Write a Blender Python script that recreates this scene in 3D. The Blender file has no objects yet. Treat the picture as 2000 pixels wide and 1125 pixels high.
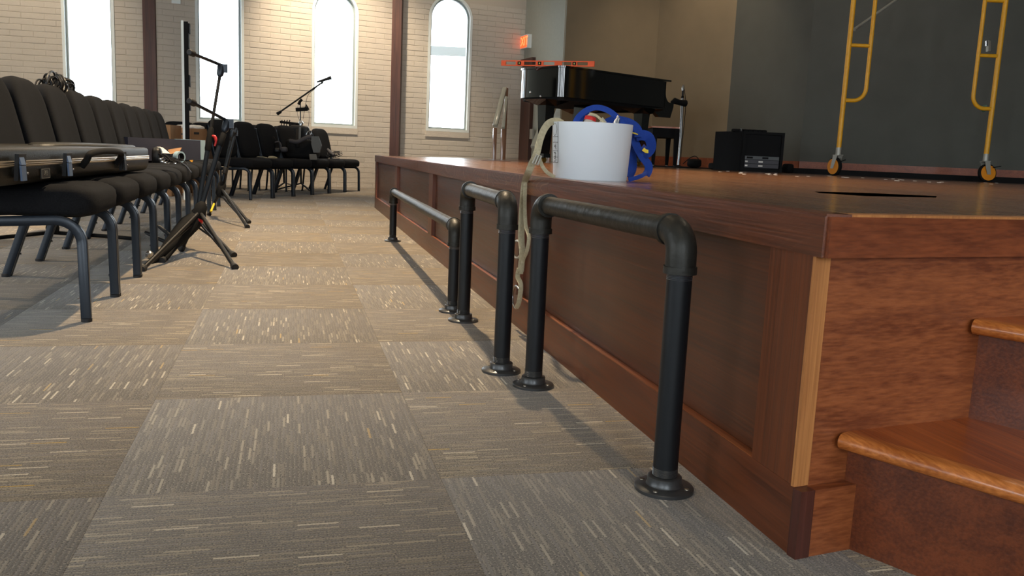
import bpy, bmesh, math, random
from math import sin, cos, pi, radians, sqrt, atan2, hypot, floor
from mathutils import Vector, Matrix
random.seed(7)
S = bpy.context.scene
COL = S.collection
# ---------------------------------------------------------------- camera (lens and pose solved from the carpet grid and stage edges)
FPX, PIT, ROL, YAW = 1668.9, .1546, .0440, .2584
C = Vector((.3193, -4.0237, .6359))
fh = Vector((sin(YAW), cos(YAW), 0)); R0 = Vector((cos(YAW), -sin(YAW), 0))
FW = fh*cos(PIT) - Vector((0, 0, 1))*sin(PIT); U0 = fh*sin(PIT) + Vector((0, 0, 1))*cos(PIT)
RT = R0*cos(ROL) + U0*sin(ROL); UP = U0*cos(ROL) - R0*sin(ROL)
cd = bpy.data.cameras.new('camera'); cam = bpy.data.objects.new('camera', cd); COL.objects.link(cam)
cd.sensor_width = 36; cd.lens = FPX/2000*36; cd.clip_start = .05; cd.clip_end = 200
cam.matrix_world = Matrix(((RT.x, UP.x, -FW.x, C.x), (RT.y, UP.y, -FW.y, C.y), (RT.z, UP.z, -FW.z, C.z), (0, 0, 0, 1)))
S.camera = cam
S.view_settings.view_transform = 'Standard'; S.view_settings.look = 'None'
S.view_settings.gamma = 1; S.view_settings.use_curve_mapping = False
S.view_settings.exposure = 0.0
# ---------------------------------------------------------------- light
w = bpy.data.worlds.new('world'); S.world = w; w.use_nodes = True
bg = w.node_tree.nodes['Background']; bg.inputs[0].default_value = (.86, .94, 1, 1); bg.inputs[1].default_value = 11.5
def lamp(kind, name, loc, power, color, size=.1, to=None, **k):
    d = bpy.data.lights.new(name, kind); d.energy = power; d.color = color
    if kind == 'AREA': d.size = size
    else: d.shadow_soft_size = size
    for a, b in k.items(): setattr(d, a, b)
    o = bpy.data.objects.new(name, d); COL.objects.link(o); o.location = loc
    if to is not None: o.rotation_euler = (Vector(to)-Vector(loc)).to_track_quat('-Z', 'Y').to_euler()
    return o
WARM = (1, .82, .60)
# recessed ceiling downlights over the aisle, the chairs, the stage and along the brick wall
for (x, y, p, sp) in [(.95, 1.9, 2000, 90), (1.0, 5.6, 200, 90), (-3.2, 1.2, 420, 110), (-3.0, 5.2, 220, 110), (.4, -4.2, 60, 110)]:
    lamp('SPOT', 'downlight', (x, y, 5.2), p, (1, .77, .50) if p > 1000 else WARM, .07, (x, y, 0), spot_size=radians(sp), spot_blend=.6)
for (x, y, z, p, tx, ty, tz) in [(.9, 8.2, 4.6, 850, 1.25, 10.0, .5), (.2, 8.9, 3.9, 60, .5, 9.8, 2.9), (-3.2, 7.2, 4.6, 330, -3.4, 8.6, 2.8), (5.3, 6.7, 4.9, 190, 6.15, 8.0, .9), (4.3, 7.2, 4.9, 16, 5.0, 8.6, 1.0), (5.9, 4.2, 5.0, 50, 7.2, 5.5, 1.0), (2.9, 9.0, 4.6, 60, 3.4, 10.2, .9)]:
    lamp('SPOT', 'wall_washer', (x, y, z), p, WARM, .06, (tx, ty, tz), spot_size=radians(75), spot_blend=.8)
lamp('SPOT', 'downlight', (5.2, .6, 5.2), 300, WARM, .07, (4.6, .2, 0), spot_size=radians(95), spot_blend=.7)

# ---------------------------------------------------------------- picture helpers: pixel + real depth -> point
def ray(u, v): return FW + RT*((u-1000)/FPX) - UP*((v-562.5)/FPX)
def P(u, v, Z): return C + ray(u, v)*Z
def FL(u, v, z=0.): r = ray(u, v); return C + r*((z-C.z)/r.z)
def ONP(u, v, p, n): r = ray(u, v); p = Vector(p); n = Vector(n); return C + r*((p-C).dot(n)/r.dot(n))
def PR(p): q = Vector(p)-C; d = q.dot(FW); return (1000+FPX*q.dot(RT)/d, 562.5-FPX*q.dot(UP)/d, d)
def HZ(u): return ONP(u, 0, (0, 0, 0), (0, 0, 1))
def PXY(u, Z):                      # plan position of pixel column u on the horizon at depth Z
    v = 302.3+.0440*(u-1000); p = P(u, v, Z); return Vector((p.x, p.y, 0))
# ---------------------------------------------------------------- tags
def tag(o, label=None, cat=None, group=None, kind=None):
    if label: o['label'] = label
    if cat: o['category'] = cat
    if group: o['group'] = group
    if kind: o['kind'] = kind
    return o
def thing(name, label, cat, loc=(0, 0, 0), rz=0, group=None, kind=None):
    o = bpy.data.objects.new(name, None); COL.objects.link(o); o.empty_display_size = .1
    o.location = loc; o.rotation_euler = (0, 0, rz)
    return tag(o, label, cat, group, kind)
def copy_tree(o, parent=None):
    c = o.copy(); COL.objects.link(c); c.parent = parent
    for ch in list(o.children): copy_tree(ch, c)
    return c
def origin(p):
    v = Vector((0, 0, 0))
    while p is not None: v = v + Vector(p.location); p = p.parent
    return v
class MB:
    def __init__(s): s.b = bmesh.new()
    def box(s, lo, hi, M=None, bev=0):
        lo = Vector(lo); hi = Vector(hi)
        vs = [s.b.verts.new((x, y, z)) for x in (lo.x, hi.x) for y in (lo.y, hi.y) for z in (lo.z, hi.z)]
        fs = [s.b.faces.new([vs[i] for i in f]) for f in ((0, 1, 3, 2), (4, 6, 7, 5), (0, 4, 5, 1), (2, 3, 7, 6), (0, 2, 6, 4), (1, 5, 7, 3))]
        if bev:
            g = bmesh.ops.bevel(s.b, geom=list({e for f in fs for e in f.edges}), offset=bev, segments=2, affect='EDGES', profile=.5)
            vs = list({v for f in g['faces'] for v in f.verts} | {v for v in vs if v.is_valid})
        if M is not None:
            for v in vs: v.co = M @ v.co
        return s
    def bar(s, a, b, wx, wy, bev=0, up=(0, 0, 1)):      # box from a to b: wy along 'up', wx across
        a = Vector(a); b = Vector(b); d = b-a; L = d.length; z = d/L; u = Vector(up)
        if abs(z.dot(u)) > .98: u = Vector((1, 0, 0))
        x = u.cross(z).normalized(); y = z.cross(x)
        M = Matrix(((x.x, y.x, z.x, a.x), (x.y, y.y, z.y, a.y), (x.z, y.z, z.z, a.z), (0, 0, 0, 1)))
        return s.box((-wx/2, -wy/2, 0), (wx/2, wy/2, L), M, bev)
    def ring(s, c, x, y, prof): return [s.b.verts.new(c+x*p[0]+y*p[1]) for p in prof]
    def skin(s, rings, cap=True, closed=False):
        n = len(rings[0]); R = rings+[rings[0]] if closed else rings
        for a, b in zip(R, R[1:]):
            for i in range(n): s.b.faces.new((a[i], a[(i+1) % n], b[(i+1) % n], b[i]))
        if cap and not closed: s.b.faces.new(rings[0][::-1]); s.b.faces.new(rings[-1])
        return s
    def tube(s, pts, r, n=10, b=None, up=None, closed=False, sq=False):
        pts = [Vector(p) for p in pts]; m = len(pts)
        rs = r if isinstance(r, (list, tuple)) else [r]*m
        T = []
        for i in range(m):
            a = pts[(i-1) % m] if closed or i else pts[0]; c = pts[(i+1) % m] if closed or i < m-1 else pts[-1]
            T.append((c-a).normalized())
        u = Vector(up) if up is not None else (Vector((0, 0, 1)) if abs(T[0].z) < .9 else Vector((1, 0, 0)))
        rings = []; x = u.cross(T[0])
        for i in range(m):
            if up is not None and abs(Vector(up).normalized().dot(T[i])) < .97: x = Vector(up).cross(T[i])
            x = (x - T[i]*x.dot(T[i])).normalized(); y = T[i].cross(x)
            rb = b if b is not None else rs[i]
            if sq: prof = [(rs[i]*a_, rb*b_) for a_, b_ in ((1, .7), (.7, 1), (-.7, 1), (-1, .7), (-1, -.7), (-.7, -1), (.7, -1), (1, -.7))]
            else: prof = [(rs[i]*cos(2*pi*k/n), rb*sin(2*pi*k/n)) for k in range(n)]
            rings.append(s.ring(pts[i], x, y, prof))
        return s.skin(rings, True, closed)
    def cyl(s, a, b, r, n=16, r2=None): return s.tube([a, b], [r, r if r2 is None else r2], n)
    def lathe(s, c, prof, n=24, axis=(0, 0, 1), cap=True):
        c = Vector(c); z = Vector(axis).normalized(); x = (Vector((1, 0, 0)) if abs(z.x) < .9 else Vector((0, 1, 0)))
        x = (x-z*x.dot(z)).normalized(); y = z.cross(x)
        return s.skin([s.ring(c+z*h, x, y, [(r*cos(2*pi*k/n), r*sin(2*pi*k/n)) for k in range(n)]) for r, h in prof], cap)
    def sup(s, c, hx, hy, hz, e1=.4, e2=.35, M=None, nu=28, nv=14, f=None):
        sg = lambda t, e: math.copysign(abs(t)**e, t)
        rings = []
        for j in range(nv+1):
            ph = -pi/2+pi*(j+.02)/(nv+.04); r = abs(cos(ph))**e1; z = sg(sin(ph), e1)
            rg = []
            for i in range(nu):
                t = 2*pi*(i+.5)/nu; p = Vector((hx*r*sg(cos(t), e2), hy*r*sg(sin(t), e2), hz*z))
                if f: p = f(p)
                p = p+Vector(c)
                if M is not None: p = M @ p
                rg.append(s.b.verts.new(p))
            rings.append(rg)
        return s.skin(rings)
    def prism(s, poly, z0, z1):
        lo = [s.b.verts.new((p[0], p[1], z0)) for p in poly]; hi = [s.b.verts.new((p[0], p[1], z1)) for p in poly]
        s.b.faces.new(lo[::-1]); s.b.faces.new(hi); n = len(poly)
        for i in range(n): s.b.faces.new((lo[i], lo[(i+1) % n], hi[(i+1) % n], hi[i]))
        return s
    def extr(s, pts, d):            # planar polygon pts swept by d
        d = Vector(d); a = [s.b.verts.new(Vector(p)) for p in pts]; b = [s.b.verts.new(Vector(p)+d) for p in pts]; n = len(a)
        s.b.faces.new(a[::-1]); s.b.faces.new(b)
        for i in range(n): s.b.faces.new((a[i], a[(i+1) % n], b[(i+1) % n], b[i]))
        return s
    def quad(s, *p): s.b.faces.new([s.b.verts.new(Vector(q)) for q in p]); return s
    def build(s, name, mat, parent=None, label=None, smooth=True, rel=True, loc=None, ang=40, **k):
        bmesh.ops.recalc_face_normals(s.b, faces=s.b.faces[:])
        o0 = origin(parent) if (parent is not None and rel) else Vector((0, 0, 0))
        if loc is not None: o0 = o0 if parent is not None else Vector(loc)
        if parent is None and loc is None and s.b.verts:
            xs = [v.co for v in s.b.verts]; o0 = Vector((sum(v.x for v in xs)/len(xs), sum(v.y for v in xs)/len(xs), min(v.z for v in xs)))
        if o0.length: bmesh.ops.translate(s.b, verts=s.b.verts[:], vec=-o0)
        me = bpy.data.meshes.new(name); s.b.to_mesh(me); s.b.free()
        if smooth:
            me.shade_smooth(); me.set_sharp_from_angle(angle=radians(ang))
        me.materials.append(mat)
        o = bpy.data.objects.new(name, me); COL.objects.link(o)
        if parent is not None: o.parent = parent
        else: o.location = o0
        if label: o['label'] = label
        for a, b in k.items(): o[a] = b
        return o
def arc(c, x, y, r, a0, a1, n=8):
    c, x, y = Vector(c), Vector(x), Vector(y)
    return [c+x*(r*cos(a0+(a1-a0)*i/n))+y*(r*sin(a0+(a1-a0)*i/n)) for i in range(n+1)]
def spline(pts, k=6):
    pts = [Vector(p) for p in pts]; out = []
    for i in range(len(pts)-1):
        p0 = pts[max(i-1, 0)]; p1 = pts[i]; p2 = pts[i+1]; p3 = pts[min(i+2, len(pts)-1)]
        for j in range(k):
            t = j/k; out.append(.5*((2*p1)+(p2-p0)*t+(2*p0-5*p1+4*p2-p3)*t*t+(3*p1-p0-3*p2+p3)*t**3))
    return out+[pts[-1]]
# ---------------------------------------------------------------- materials
def lin(c): return tuple(((x/255)/12.92 if x/255 <= .04045 else ((x/255+.055)/1.055)**2.4) for x in c)+(1,)
def mat(name, col, rough=.5, metal=0, spec=.5, noise=0, nscale=20, bump=0, bscale=60, coat=0, emit=0, trans=0):
    m = bpy.data.materials.new(name); m.use_nodes = True; nt = m.node_tree; b = nt.nodes['Principled BSDF']
    b.inputs['Base Color'].default_value = lin(col); b.inputs['Roughness'].default_value = rough; b.inputs['Metallic'].default_value = metal
    b.inputs['Specular IOR Level'].default_value = spec; b.inputs['Coat Weight'].default_value = coat; b.inputs['Coat Roughness'].default_value = .08
    if emit: b.inputs['Emission Color'].default_value = lin(col); b.inputs['Emission Strength'].default_value = emit
    if noise or bump:
        tc = nt.nodes.new('ShaderNodeTexCoord')
        if noise:
            n = nt.nodes.new('ShaderNodeTexNoise'); n.inputs['Scale'].default_value = nscale; n.inputs['Detail'].default_value = 5
            nt.links.new(tc.outputs['Object'], n.inputs['Vector'])
            r = nt.nodes.new('ShaderNodeMapRange'); r.inputs[1].default_value = .3; r.inputs[2].default_value = .7; r.inputs[3].default_value = 1-noise; r.inputs[4].default_value = 1+noise
            nt.links.new(n.outputs[0], r.inputs[0])
            h = nt.nodes.new('ShaderNodeHueSaturation'); h.inputs['Color'].default_value = lin(col); nt.links.new(r.outputs[0], h.inputs['Value']); nt.links.new(h.outputs[0], b.inputs['Base Color'])
        if bump:
            n = nt.nodes.new('ShaderNodeTexNoise'); n.inputs['Scale'].default_value = bscale; n.inputs['Detail'].default_value = 4
            nt.links.new(tc.outputs['Object'], n.inputs['Vector'])
            bp = nt.nodes.new('ShaderNodeBump'); bp.inputs['Strength'].default_value = bump; bp.inputs['Distance'].default_value = .01
            nt.links.new(n.outputs[0], bp.inputs['Height']); nt.links.new(bp.outputs[0], b.inputs['Normal'])
    return m
def wood(name, dark, light, ax=1, sc=1., rough=.3, coat=.3, fig=0, cr=.12, figcol=(165, 128, 98)):
    """stained oak: stretched grain along axis ax; fig = strength of pale cathedral figure"""
    m = bpy.data.materials.new(name); m.use_nodes = True; nt = m.node_tree; N = nt.nodes.new; L = nt.links.new; b = nt.nodes['Principled BSDF']
    tc = N('ShaderNodeTexCoord'); mp = N('ShaderNodeMapping'); s = [20*sc]*3; s[ax] = .8*sc; mp.inputs['Scale'].default_value = s; L(tc.outputs['Object'], mp.inputs[0])
    n1 = N('ShaderNodeTexNoise'); n1.inputs['Scale'].default_value = 1.2; n1.inputs['Detail'].default_value = 4; n1.inputs['Distortion'].default_value = .9; L(mp.outputs[0], n1.inputs['Vector'])
    mp2 = N('ShaderNodeMapping'); s2 = [150*sc]*3; s2[ax] = 3*sc; mp2.inputs['Scale'].default_value = s2; L(tc.outputs['Object'], mp2.inputs[0])
    n2 = N('ShaderNodeTexNoise'); n2.inputs['Scale'].default_value = 1.5; n2.inputs['Detail'].default_value = 3; L(mp2.outputs[0], n2.inputs['Vector'])
    mx = N('ShaderNodeMath'); mx.operation = 'MULTIPLY_ADD'; L(n2.outputs[0], mx.inputs[0]); mx.inputs[1].default_value = .58; 
    ml = N('ShaderNodeMath'); ml.operation = 'MULTIPLY'; L(n1.outputs[0], ml.inputs[0]); ml.inputs[1].default_value = .62; L(ml.outputs[0], mx.inputs[2])
    cr_ = N('ShaderNodeValToRGB'); cr_.color_ramp.elements[0].position = .44; cr_.color_ramp.elements[1].position = .74
    cr_.color_ramp.elements[0].color = lin(dark); cr_.color_ramp.elements[1].color = lin(light); L(mx.outputs[0], cr_.inputs[0]); out = cr_.outputs[0]
    if fig:
        mp3 = N('ShaderNodeMapping'); s3 = [7.]*3; s3[ax] = 2.2; mp3.inputs['Scale'].default_value = s3; L(tc.outputs['Object'], mp3.inputs[0])
        n3 = N('ShaderNodeTexNoise'); n3.inputs['Scale'].default_value = 1.; n3.inputs['Detail'].default_value = 1.5; n3.inputs['Distortion'].default_value = .6; L(mp3.outputs[0], n3.inputs['Vector'])
        a = N('ShaderNodeMath'); a.operation = 'MULTIPLY'; L(n3.outputs[0], a.inputs[0]); a.inputs[1].default_value = 24
        f_ = N('ShaderNodeMath'); f_.operation = 'FRACT'; L(a.outputs[0], f_.inputs[0])
        r_ = N('ShaderNodeMapRange'); r_.inputs[1].default_value = .72; r_.inputs[2].default_value = .95; r_.inputs[3].default_value = 0; r_.inputs[4].default_value = fig; L(f_.outputs[0], r_.inputs[0])
        k = N('ShaderNodeMath'); k.operation = 'MULTIPLY'; L(r_.outputs[0], k.inputs[0]); L(n2.outputs[0], k.inputs[1])
        mix = N('ShaderNodeMix'); mix.data_type = 'RGBA'; L(k.outputs[0], mix.inputs[0]); L(out, mix.inputs[6]); mix.inputs[7].default_value = lin(figcol); out = mix.outputs[2]
    L(out, b.inputs['Base Color'])
    rr = N('ShaderNodeMapRange'); L(n2.outputs[0], rr.inputs[0]); rr.inputs[3].default_value = rough*.8; rr.inputs[4].default_value = rough*1.25; L(rr.outputs[0], b.inputs['Roughness'])
    b.inputs['Coat Weight'].default_value = coat; b.inputs['Coat Roughness'].default_value = cr
    bp = N('ShaderNodeBump'); bp.inputs['Strength'].default_value = .12; bp.inputs['Distance'].default_value = .004; L(n2.outputs[0], bp.inputs['Height']); L(bp.outputs[0], b.inputs['Normal'])
    return m
T = .61
def carpet():
    m = bpy.data.materials.new('carpet_tile'); m.use_nodes = True; nt = m.node_tree; N = nt.nodes.new; L = nt.links.new; b = nt.nodes['Principled BSDF']
    def M(op, a, c=None, d=None):
        n = N('ShaderNodeMath'); n.operation = op
        for i, v in enumerate((a, c, d)):
            if v is None: continue
            if isinstance(v, (int, float)): n.inputs[i].default_value = v
            else: L(v, n.inputs[i])
        return n.outputs[0]
    def XYZ(x, y, z=0.):
        n = N('ShaderNodeCombineXYZ')
        for i, v in enumerate((x, y, z)):
            if isinstance(v, (int, float)): n.inputs[i].default_value = v
            else: L(v, n.inputs[i])
        return n.outputs[0]
    def WN(v): n = N('ShaderNodeTexWhiteNoise'); n.noise_dimensions = '3D'; L(v, n.inputs['Vector']); return n.outputs[0]
    g = N('ShaderNodeNewGeometry'); sp = N('ShaderNodeSeparateXYZ'); L(g.outputs['Position'], sp.inputs[0])
    x = M('DIVIDE', sp.outputs[0], T); y = M('DIVIDE', sp.outputs[1], T)
    i = M('FLOOR', x); j = M('FLOOR', y); fx = M('SUBTRACT', x, i); fy = M('SUBTRACT', y, j)
    par = M('PINGPONG', M('ADD', i, j), 1.)
    tid = WN(XYZ(i, j, 3.7))
    def mixf(a, c): return M('ADD', M('MULTIPLY', a, M('SUBTRACT', 1., par)), M('MULTIPLY', c, par))
    u = mixf(fx, fy); v = mixf(fy, fx)            # u across the yarn rows, v along them
    row = M('FLOOR', M('MULTIPLY', u, 72.)); fr = M('FRACT', M('MULTIPLY', u, 72.))
    rr = WN(XYZ(row, M('MULTIPLY', tid, 91.), 1.))
    blk = M('FLOOR', M('MULTIPLY', u, 6.))
    off = M('MULTIPLY', M('FLOOR', M('MULTIPLY', WN(XYZ(row, M('MULTIPLY', tid, 37.), 2.)), 3.)), .333)
    vv = M('ADD', M('MULTIPLY', v, 8.), off); cell = M('FLOOR', vv); fc = M('FRACT', vv)
    h = WN(XYZ(row, cell, M('MULTIPLY', tid, 57.))); h2 = WN(XYZ(M('ADD', row, 31.), cell, M('MULTIPLY', tid, 23.)))
    wav = N('ShaderNodeTexNoise'); wav.inputs['Scale'].default_value = 230; wav.inputs['Detail'].default_value = 2; L(g.outputs['Position'], wav.inputs['Vector'])
    spk = N('ShaderNodeTexNoise'); spk.inputs['Scale'].default_value = 300; spk.inputs['Detail'].default_value = 3; L(g.outputs['Position'], spk.inputs['Vector'])
    d = M('ABSOLUTE', M('SUBTRACT', M('ADD', fr, M('MULTIPLY', M('SUBTRACT', wav.outputs[0], .5), .5)), .5))
    strip = M('LESS_THAN', d, .27)
    inlen = M('MULTIPLY', M('GREATER_THAN', fc, .05), M('LESS_THAN', fc, .95))
    ramp = N('ShaderNodeValToRGB'); ramp.color_ramp.interpolation = 'CONSTANT'; e = ramp.color_ramp.elements
    base = (116, 107, 97)
    stops = [(0, (104, 94, 82)), (.50, (121, 112, 102)), (.68, (132, 119, 98)), (.82, (150, 137, 115)), (.91, (172, 157, 131)), (.967, (210, 196, 170)), (.989, (186, 148, 58))]
    e[0].position = 0; e[0].color = lin(stops[0][1]); e[1].position = stops[1][0]; e[1].color = lin(stops[1][1])
    for p_, c_ in stops[2:]: q = e.new(p_); q.color = lin(c_)
    L(h, ramp.inputs[0])
    bc = N('ShaderNodeValToRGB'); bc.color_ramp.elements[0].color = lin((60, 53, 45)); bc.color_ramp.elements[1].color = lin((154, 140, 118))
    bc.color_ramp.elements[0].position = .36; bc.color_ramp.elements[1].position = .64; L(spk.outputs[0], bc.inputs[0])
    mx = N('ShaderNodeMix'); mx.data_type = 'RGBA'; L(M('MULTIPLY', M('MULTIPLY', strip, inlen), .82), mx.inputs[0]); L(bc.outputs[0], mx.inputs[6]); L(ramp.outputs[0], mx.inputs[7])
    hs = N('ShaderNodeHueSaturation'); L(mx.outputs[2], hs.inputs['Color']); L(M('ADD', .93, M('MULTIPLY', tid, .12)), hs.inputs['Value']); L(M('ADD', .8, M('MULTIPLY', par, .25)), hs.inputs['Saturation'])
    L(hs.outputs[0], b.inputs['Base Color']); b.inputs['Roughness'].default_value = .93; b.inputs['Specular IOR Level'].default_value = .25
    b.inputs['Sheen Weight'].default_value = .25
    hh = M('ADD', M('MULTIPLY', spk.outputs[0], .8), M('MULTIPLY', M('SUBTRACT', .5, d), .5))
    bp = N('ShaderNodeBump'); bp.inputs['Strength'].default_value = .5; bp.inputs['Distance'].default_value = .003; L(hh, bp.inputs['Height']); L(bp.outputs[0], b.inputs['Normal'])
    return m
M_ = {}
M_['carpet'] = carpet()
M_['sub'] = mat('subfloor', (92, 84, 74), .95)
M_['brick'] = mat('painted_brick', (206, 196, 182), .7, noise=.03, nscale=9, bump=.5, bscale=45)
M_['mortar'] = mat('painted_mortar', (192, 181, 166), .85)
M_['white'] = mat('white_frame', (226, 232, 230), .45)
M_['alu'] = mat('grey_frame', (150, 160, 160), .4)
M_['ceil'] = mat('ceiling_paint', (170, 164, 152), .9)
M_['plaster'] = mat('pale_wall', (166, 168, 158), .85, noise=.03)
M_['tan'] = mat('tan_wall', (132, 116, 92), .9, noise=.05, nscale=3, bump=.1, bscale=300)
M_['char'] = mat('charcoal_wall', (88, 88, 82), .92, noise=.06, nscale=2.5, bump=.2, bscale=250)
M_['column'] = wood('column_wood', (58, 32, 25), (90, 54, 42), 2, .6, .5, .1)
M_['door'] = wood('door_wood', (58, 26, 18), (84, 40, 28), 2, .6, .4, .2)
M_['trimwood'] = wood('red_trim', (120, 58, 30), (150, 78, 44), 0, .6, .5, .1)
M_['top'] = wood('stage_floor_wood', (96, 60, 36), (136, 90, 56), 1, .7, .26, .45, cr=.14)
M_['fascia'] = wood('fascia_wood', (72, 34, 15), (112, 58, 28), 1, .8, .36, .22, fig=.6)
M_['fascia_near'] = wood('fascia_near_wood', (72, 33, 14), (116, 58, 26), 1, .8, .36, .22, fig=.08)
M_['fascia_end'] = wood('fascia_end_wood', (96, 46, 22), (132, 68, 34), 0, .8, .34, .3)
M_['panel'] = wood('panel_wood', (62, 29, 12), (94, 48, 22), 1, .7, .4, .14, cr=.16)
M_['stile'] = wood('stile_wood', (82, 39, 16), (114, 58, 26), 2, .8, .42, .1)
M_['endgrain'] = wood('edge_wood', (150, 92, 44), (186, 124, 66), 2, 1.2, .6, .05)
M_['base'] = wood('baseboard_wood', (76, 35, 14), (108, 54, 25), 1, .8, .4, .14)
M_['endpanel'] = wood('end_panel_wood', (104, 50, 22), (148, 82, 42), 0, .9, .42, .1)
M_['tread'] = wood('tread_wood', (134, 62, 22), (184, 98, 42), 1, .9, .3, .4)
M_['nose'] = wood('nosing_wood', (150, 78, 30), (206, 126, 62), 1, 1.1, .35, .3)
M_['riser'] = wood('riser_wood', (78, 34, 13), (114, 55, 23), 0, .8, .4, .14)
M_['lit_ledge'] = wood('lit_ledge_wood', (112, 56, 24), (146, 80, 38), 1, .8, .4, .1)  # lighter oak tone that paints the lit top of the baseboard
M_['pipe'] = mat('black_pipe', (25, 28, 32), .42, .35, .5, noise=.12, nscale=25)
M_['elbow'] = mat('elbow_iron', (44, 43, 39), .46, .4, .5, noise=.25, nscale=22, bump=.3, bscale=28)
M_['flange'] = mat('flange_iron', (76, 77, 78), .35, .6, noise=.1)
M_['thread'] = mat('bare_thread', (150, 155, 165), .3, .9)
M_['screw'] = mat('screw_steel', (120, 112, 100), .35, .8)
M_['fabric'] = mat('charcoal_fabric', (27, 28, 31), .95, spec=.12, noise=.3, nscale=260, bump=.25, bscale=500)
M_['frame'] = mat('chair_frame', (30, 38, 48), .34, .3, noise=.05)
M_['cap'] = mat('foot_cap', (24, 25, 28), .6)
M_['steel'] = mat('bright_steel', (190, 192, 195), .25, .95)
M_['black'] = mat('satin_black', (20, 20, 22), .45, spec=.35)
M_['dblack'] = mat('matt_black', (16, 16, 17), .8, spec=.2)
M_['gloss'] = mat('piano_lacquer', (7, 7, 8), .06, 0, .6, coat=1)
M_['gold'] = mat('brass', (190, 150, 70), .3, .9)
M_['case'] = mat('case_shell', (28, 26, 18), .45, spec=.35, bump=.2, bscale=220)
M_['caseL'] = mat('latch_plastic', (84, 102, 130), .45)
M_['vale'] = mat('valance_alu', (196, 182, 160), .3, .85)
M_['badge'] = mat('badge_silver', (130, 126, 112), .45, .4)
M_['red'] = mat('red_plastic', (206, 46, 44), .4)
M_['card'] = mat('cardboard', (168, 126, 86), .85, noise=.05)
M_['card2'] = mat('cardboard_darker', (150, 112, 78), .85)  # darker cardboard for the flaps and two of the boxes
M_['paper'] = mat('paper', (222, 216, 208), .8)
M_['ink'] = mat('dark_ink', (42, 40, 40), .7)
M_['bucket'] = mat('white_bucket', (214, 220, 226), .38)
M_['web'] = mat('tan_webbing', (172, 162, 134), .85, noise=.12, nscale=120, bump=.4, bscale=260)
M_['blue'] = mat('blue_webbing', (20, 56, 140), .7, spec=.25, bump=.3, bscale=300)
M_['yellow'] = mat('yellow_thread', (220, 196, 50), .7)
M_['scaf'] = mat('scaffold_yellow', (232, 168, 30), .42, noise=.06, nscale=30)
M_['wheel'] = mat('caster_orange', (226, 140, 22), .45)
M_['galv'] = mat('galvanised', (172, 170, 160), .45, .35)
M_['grey'] = mat('grey_plastic', (120, 124, 128), .5)
M_['orange'] = mat('level_orange', (242, 92, 24), .45)
M_['vial'] = mat('vial_yellow', (214, 222, 120), .2)
M_['tape'] = mat('light_tape', (150, 176, 190), .5)
M_['navy'] = mat('navy_case', (40, 40, 56), .6)
M_['rack'] = mat('rack_face', (44, 40, 46), .5)
M_['label'] = mat('label_grey', (84, 87, 88), .6)
M_['dgrey'] = mat('dim_grey_cloth', (62, 60, 64), .7)
M_['orangewood'] = wood('bench_top_wood', (170, 82, 34), (214, 116, 54), 0, 1, .35, .3)
M_['railwood'] = wood('handrail_wood', (120, 84, 62), (156, 116, 90), 2, 1, .2, .7)
M_['railtop'] = mat('handrail_window_gleam', (176, 176, 162), .3, coat=.5)  # pale tone paints the window gleam onto the wooden rails
def glass():
    m = bpy.data.materials.new('window_glass'); m.use_nodes = True; nt = m.node_tree; nt.nodes.clear()
    o = nt.nodes.new('ShaderNodeOutputMaterial'); mx = nt.nodes.new('ShaderNodeMixShader'); t = nt.nodes.new('ShaderNodeBsdfTransparent'); g = nt.nodes.new('ShaderNodeBsdfGlossy')
    g.inputs['Roughness'].default_value = .02; t.inputs[0].default_value = (.97, .99, 1, 1); mx.inputs[0].default_value = .05
    nt.links.new(t.outputs[0], mx.inputs[1]); nt.links.new(g.outputs[0], mx.inputs[2]); nt.links.new(mx.outputs[0], o.inputs[0]); return m
M_['glass'] = glass()
def emis(name, c, s):
    m = bpy.data.materials.new(name); m.use_nodes = True; b = m.node_tree.nodes['Principled BSDF']
    b.inputs['Base Color'].default_value = lin(c); b.inputs['Emission Color'].default_value = lin(c); b.inputs['Emission Strength'].default_value = s; return m
M_['exit'] = emis('lit_sign_face', (255, 92, 44), 1.3); M_['exitT'] = emis('lit_sign_letters', (255, 150, 90), 1.5)
# ================================================================ SETTING
H = .564                                     # stage height
fl = thing('floor', None, None, kind='structure')
MB().box((-16, -12, -.06), (16, 20, -.009)).build('subfloor', M_['sub'], fl, smooth=False)
def tile_mesh():
    m = MB(); g = .0002; t = .0010
    lo = [m.b.verts.new(p) for p in ((g, g, -.009), (T-g, g, -.009), (T-g, T-g, -.009), (g, T-g, -.009))]
    mi = [m.b.verts.new(p) for p in ((g, g, -.0004), (T-g, g, -.0004), (T-g, T-g, -.0004), (g, T-g, -.0004))]
    hi = [m.b.verts.new(p) for p in ((g+t, g+t, 0), (T-g-t, g+t, 0), (T-g-t, T-g-t, 0), (g+t, T-g-t, 0))]
    return m.skin([lo, mi, hi])
tm = tile_mesh().build('carpet_tile', M_['carpet'], fl)
tiles = []
for i in range(-16, 8):
    for j in range(-7, 22):
        cx, cy = (i+.5)*T, (j+.5)*T
        if i*T > 1.1 and -2.6 < cy < 5.0: continue
        vis = False
        for a in (0, .5, 1):
            for b_ in (0, .5, 1):
                u, v, d = PR(((i+a)*T, (j+b_)*T, 0))
                if d > .2 and -250 < u < 2100 and v < 1350: vis = True
        tiles.append((not vis or i*T > 1.1, hypot(cx-C.x, cy-C.y), i, j))
tiles.sort()
first = True; rest = MB()
for k, (nv, d, i, j) in enumerate(tiles):
    if k < 300:
        o = tm if first else tm.copy()
        if not first: COL.objects.link(o)
        first = False; o.location = (i*T, j*T, 0)
    else:
        g = .0009; rest.box((i*T+g, j*T+g, -.009), ((i+1)*T-g, (j+1)*T-g, 0))
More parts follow.
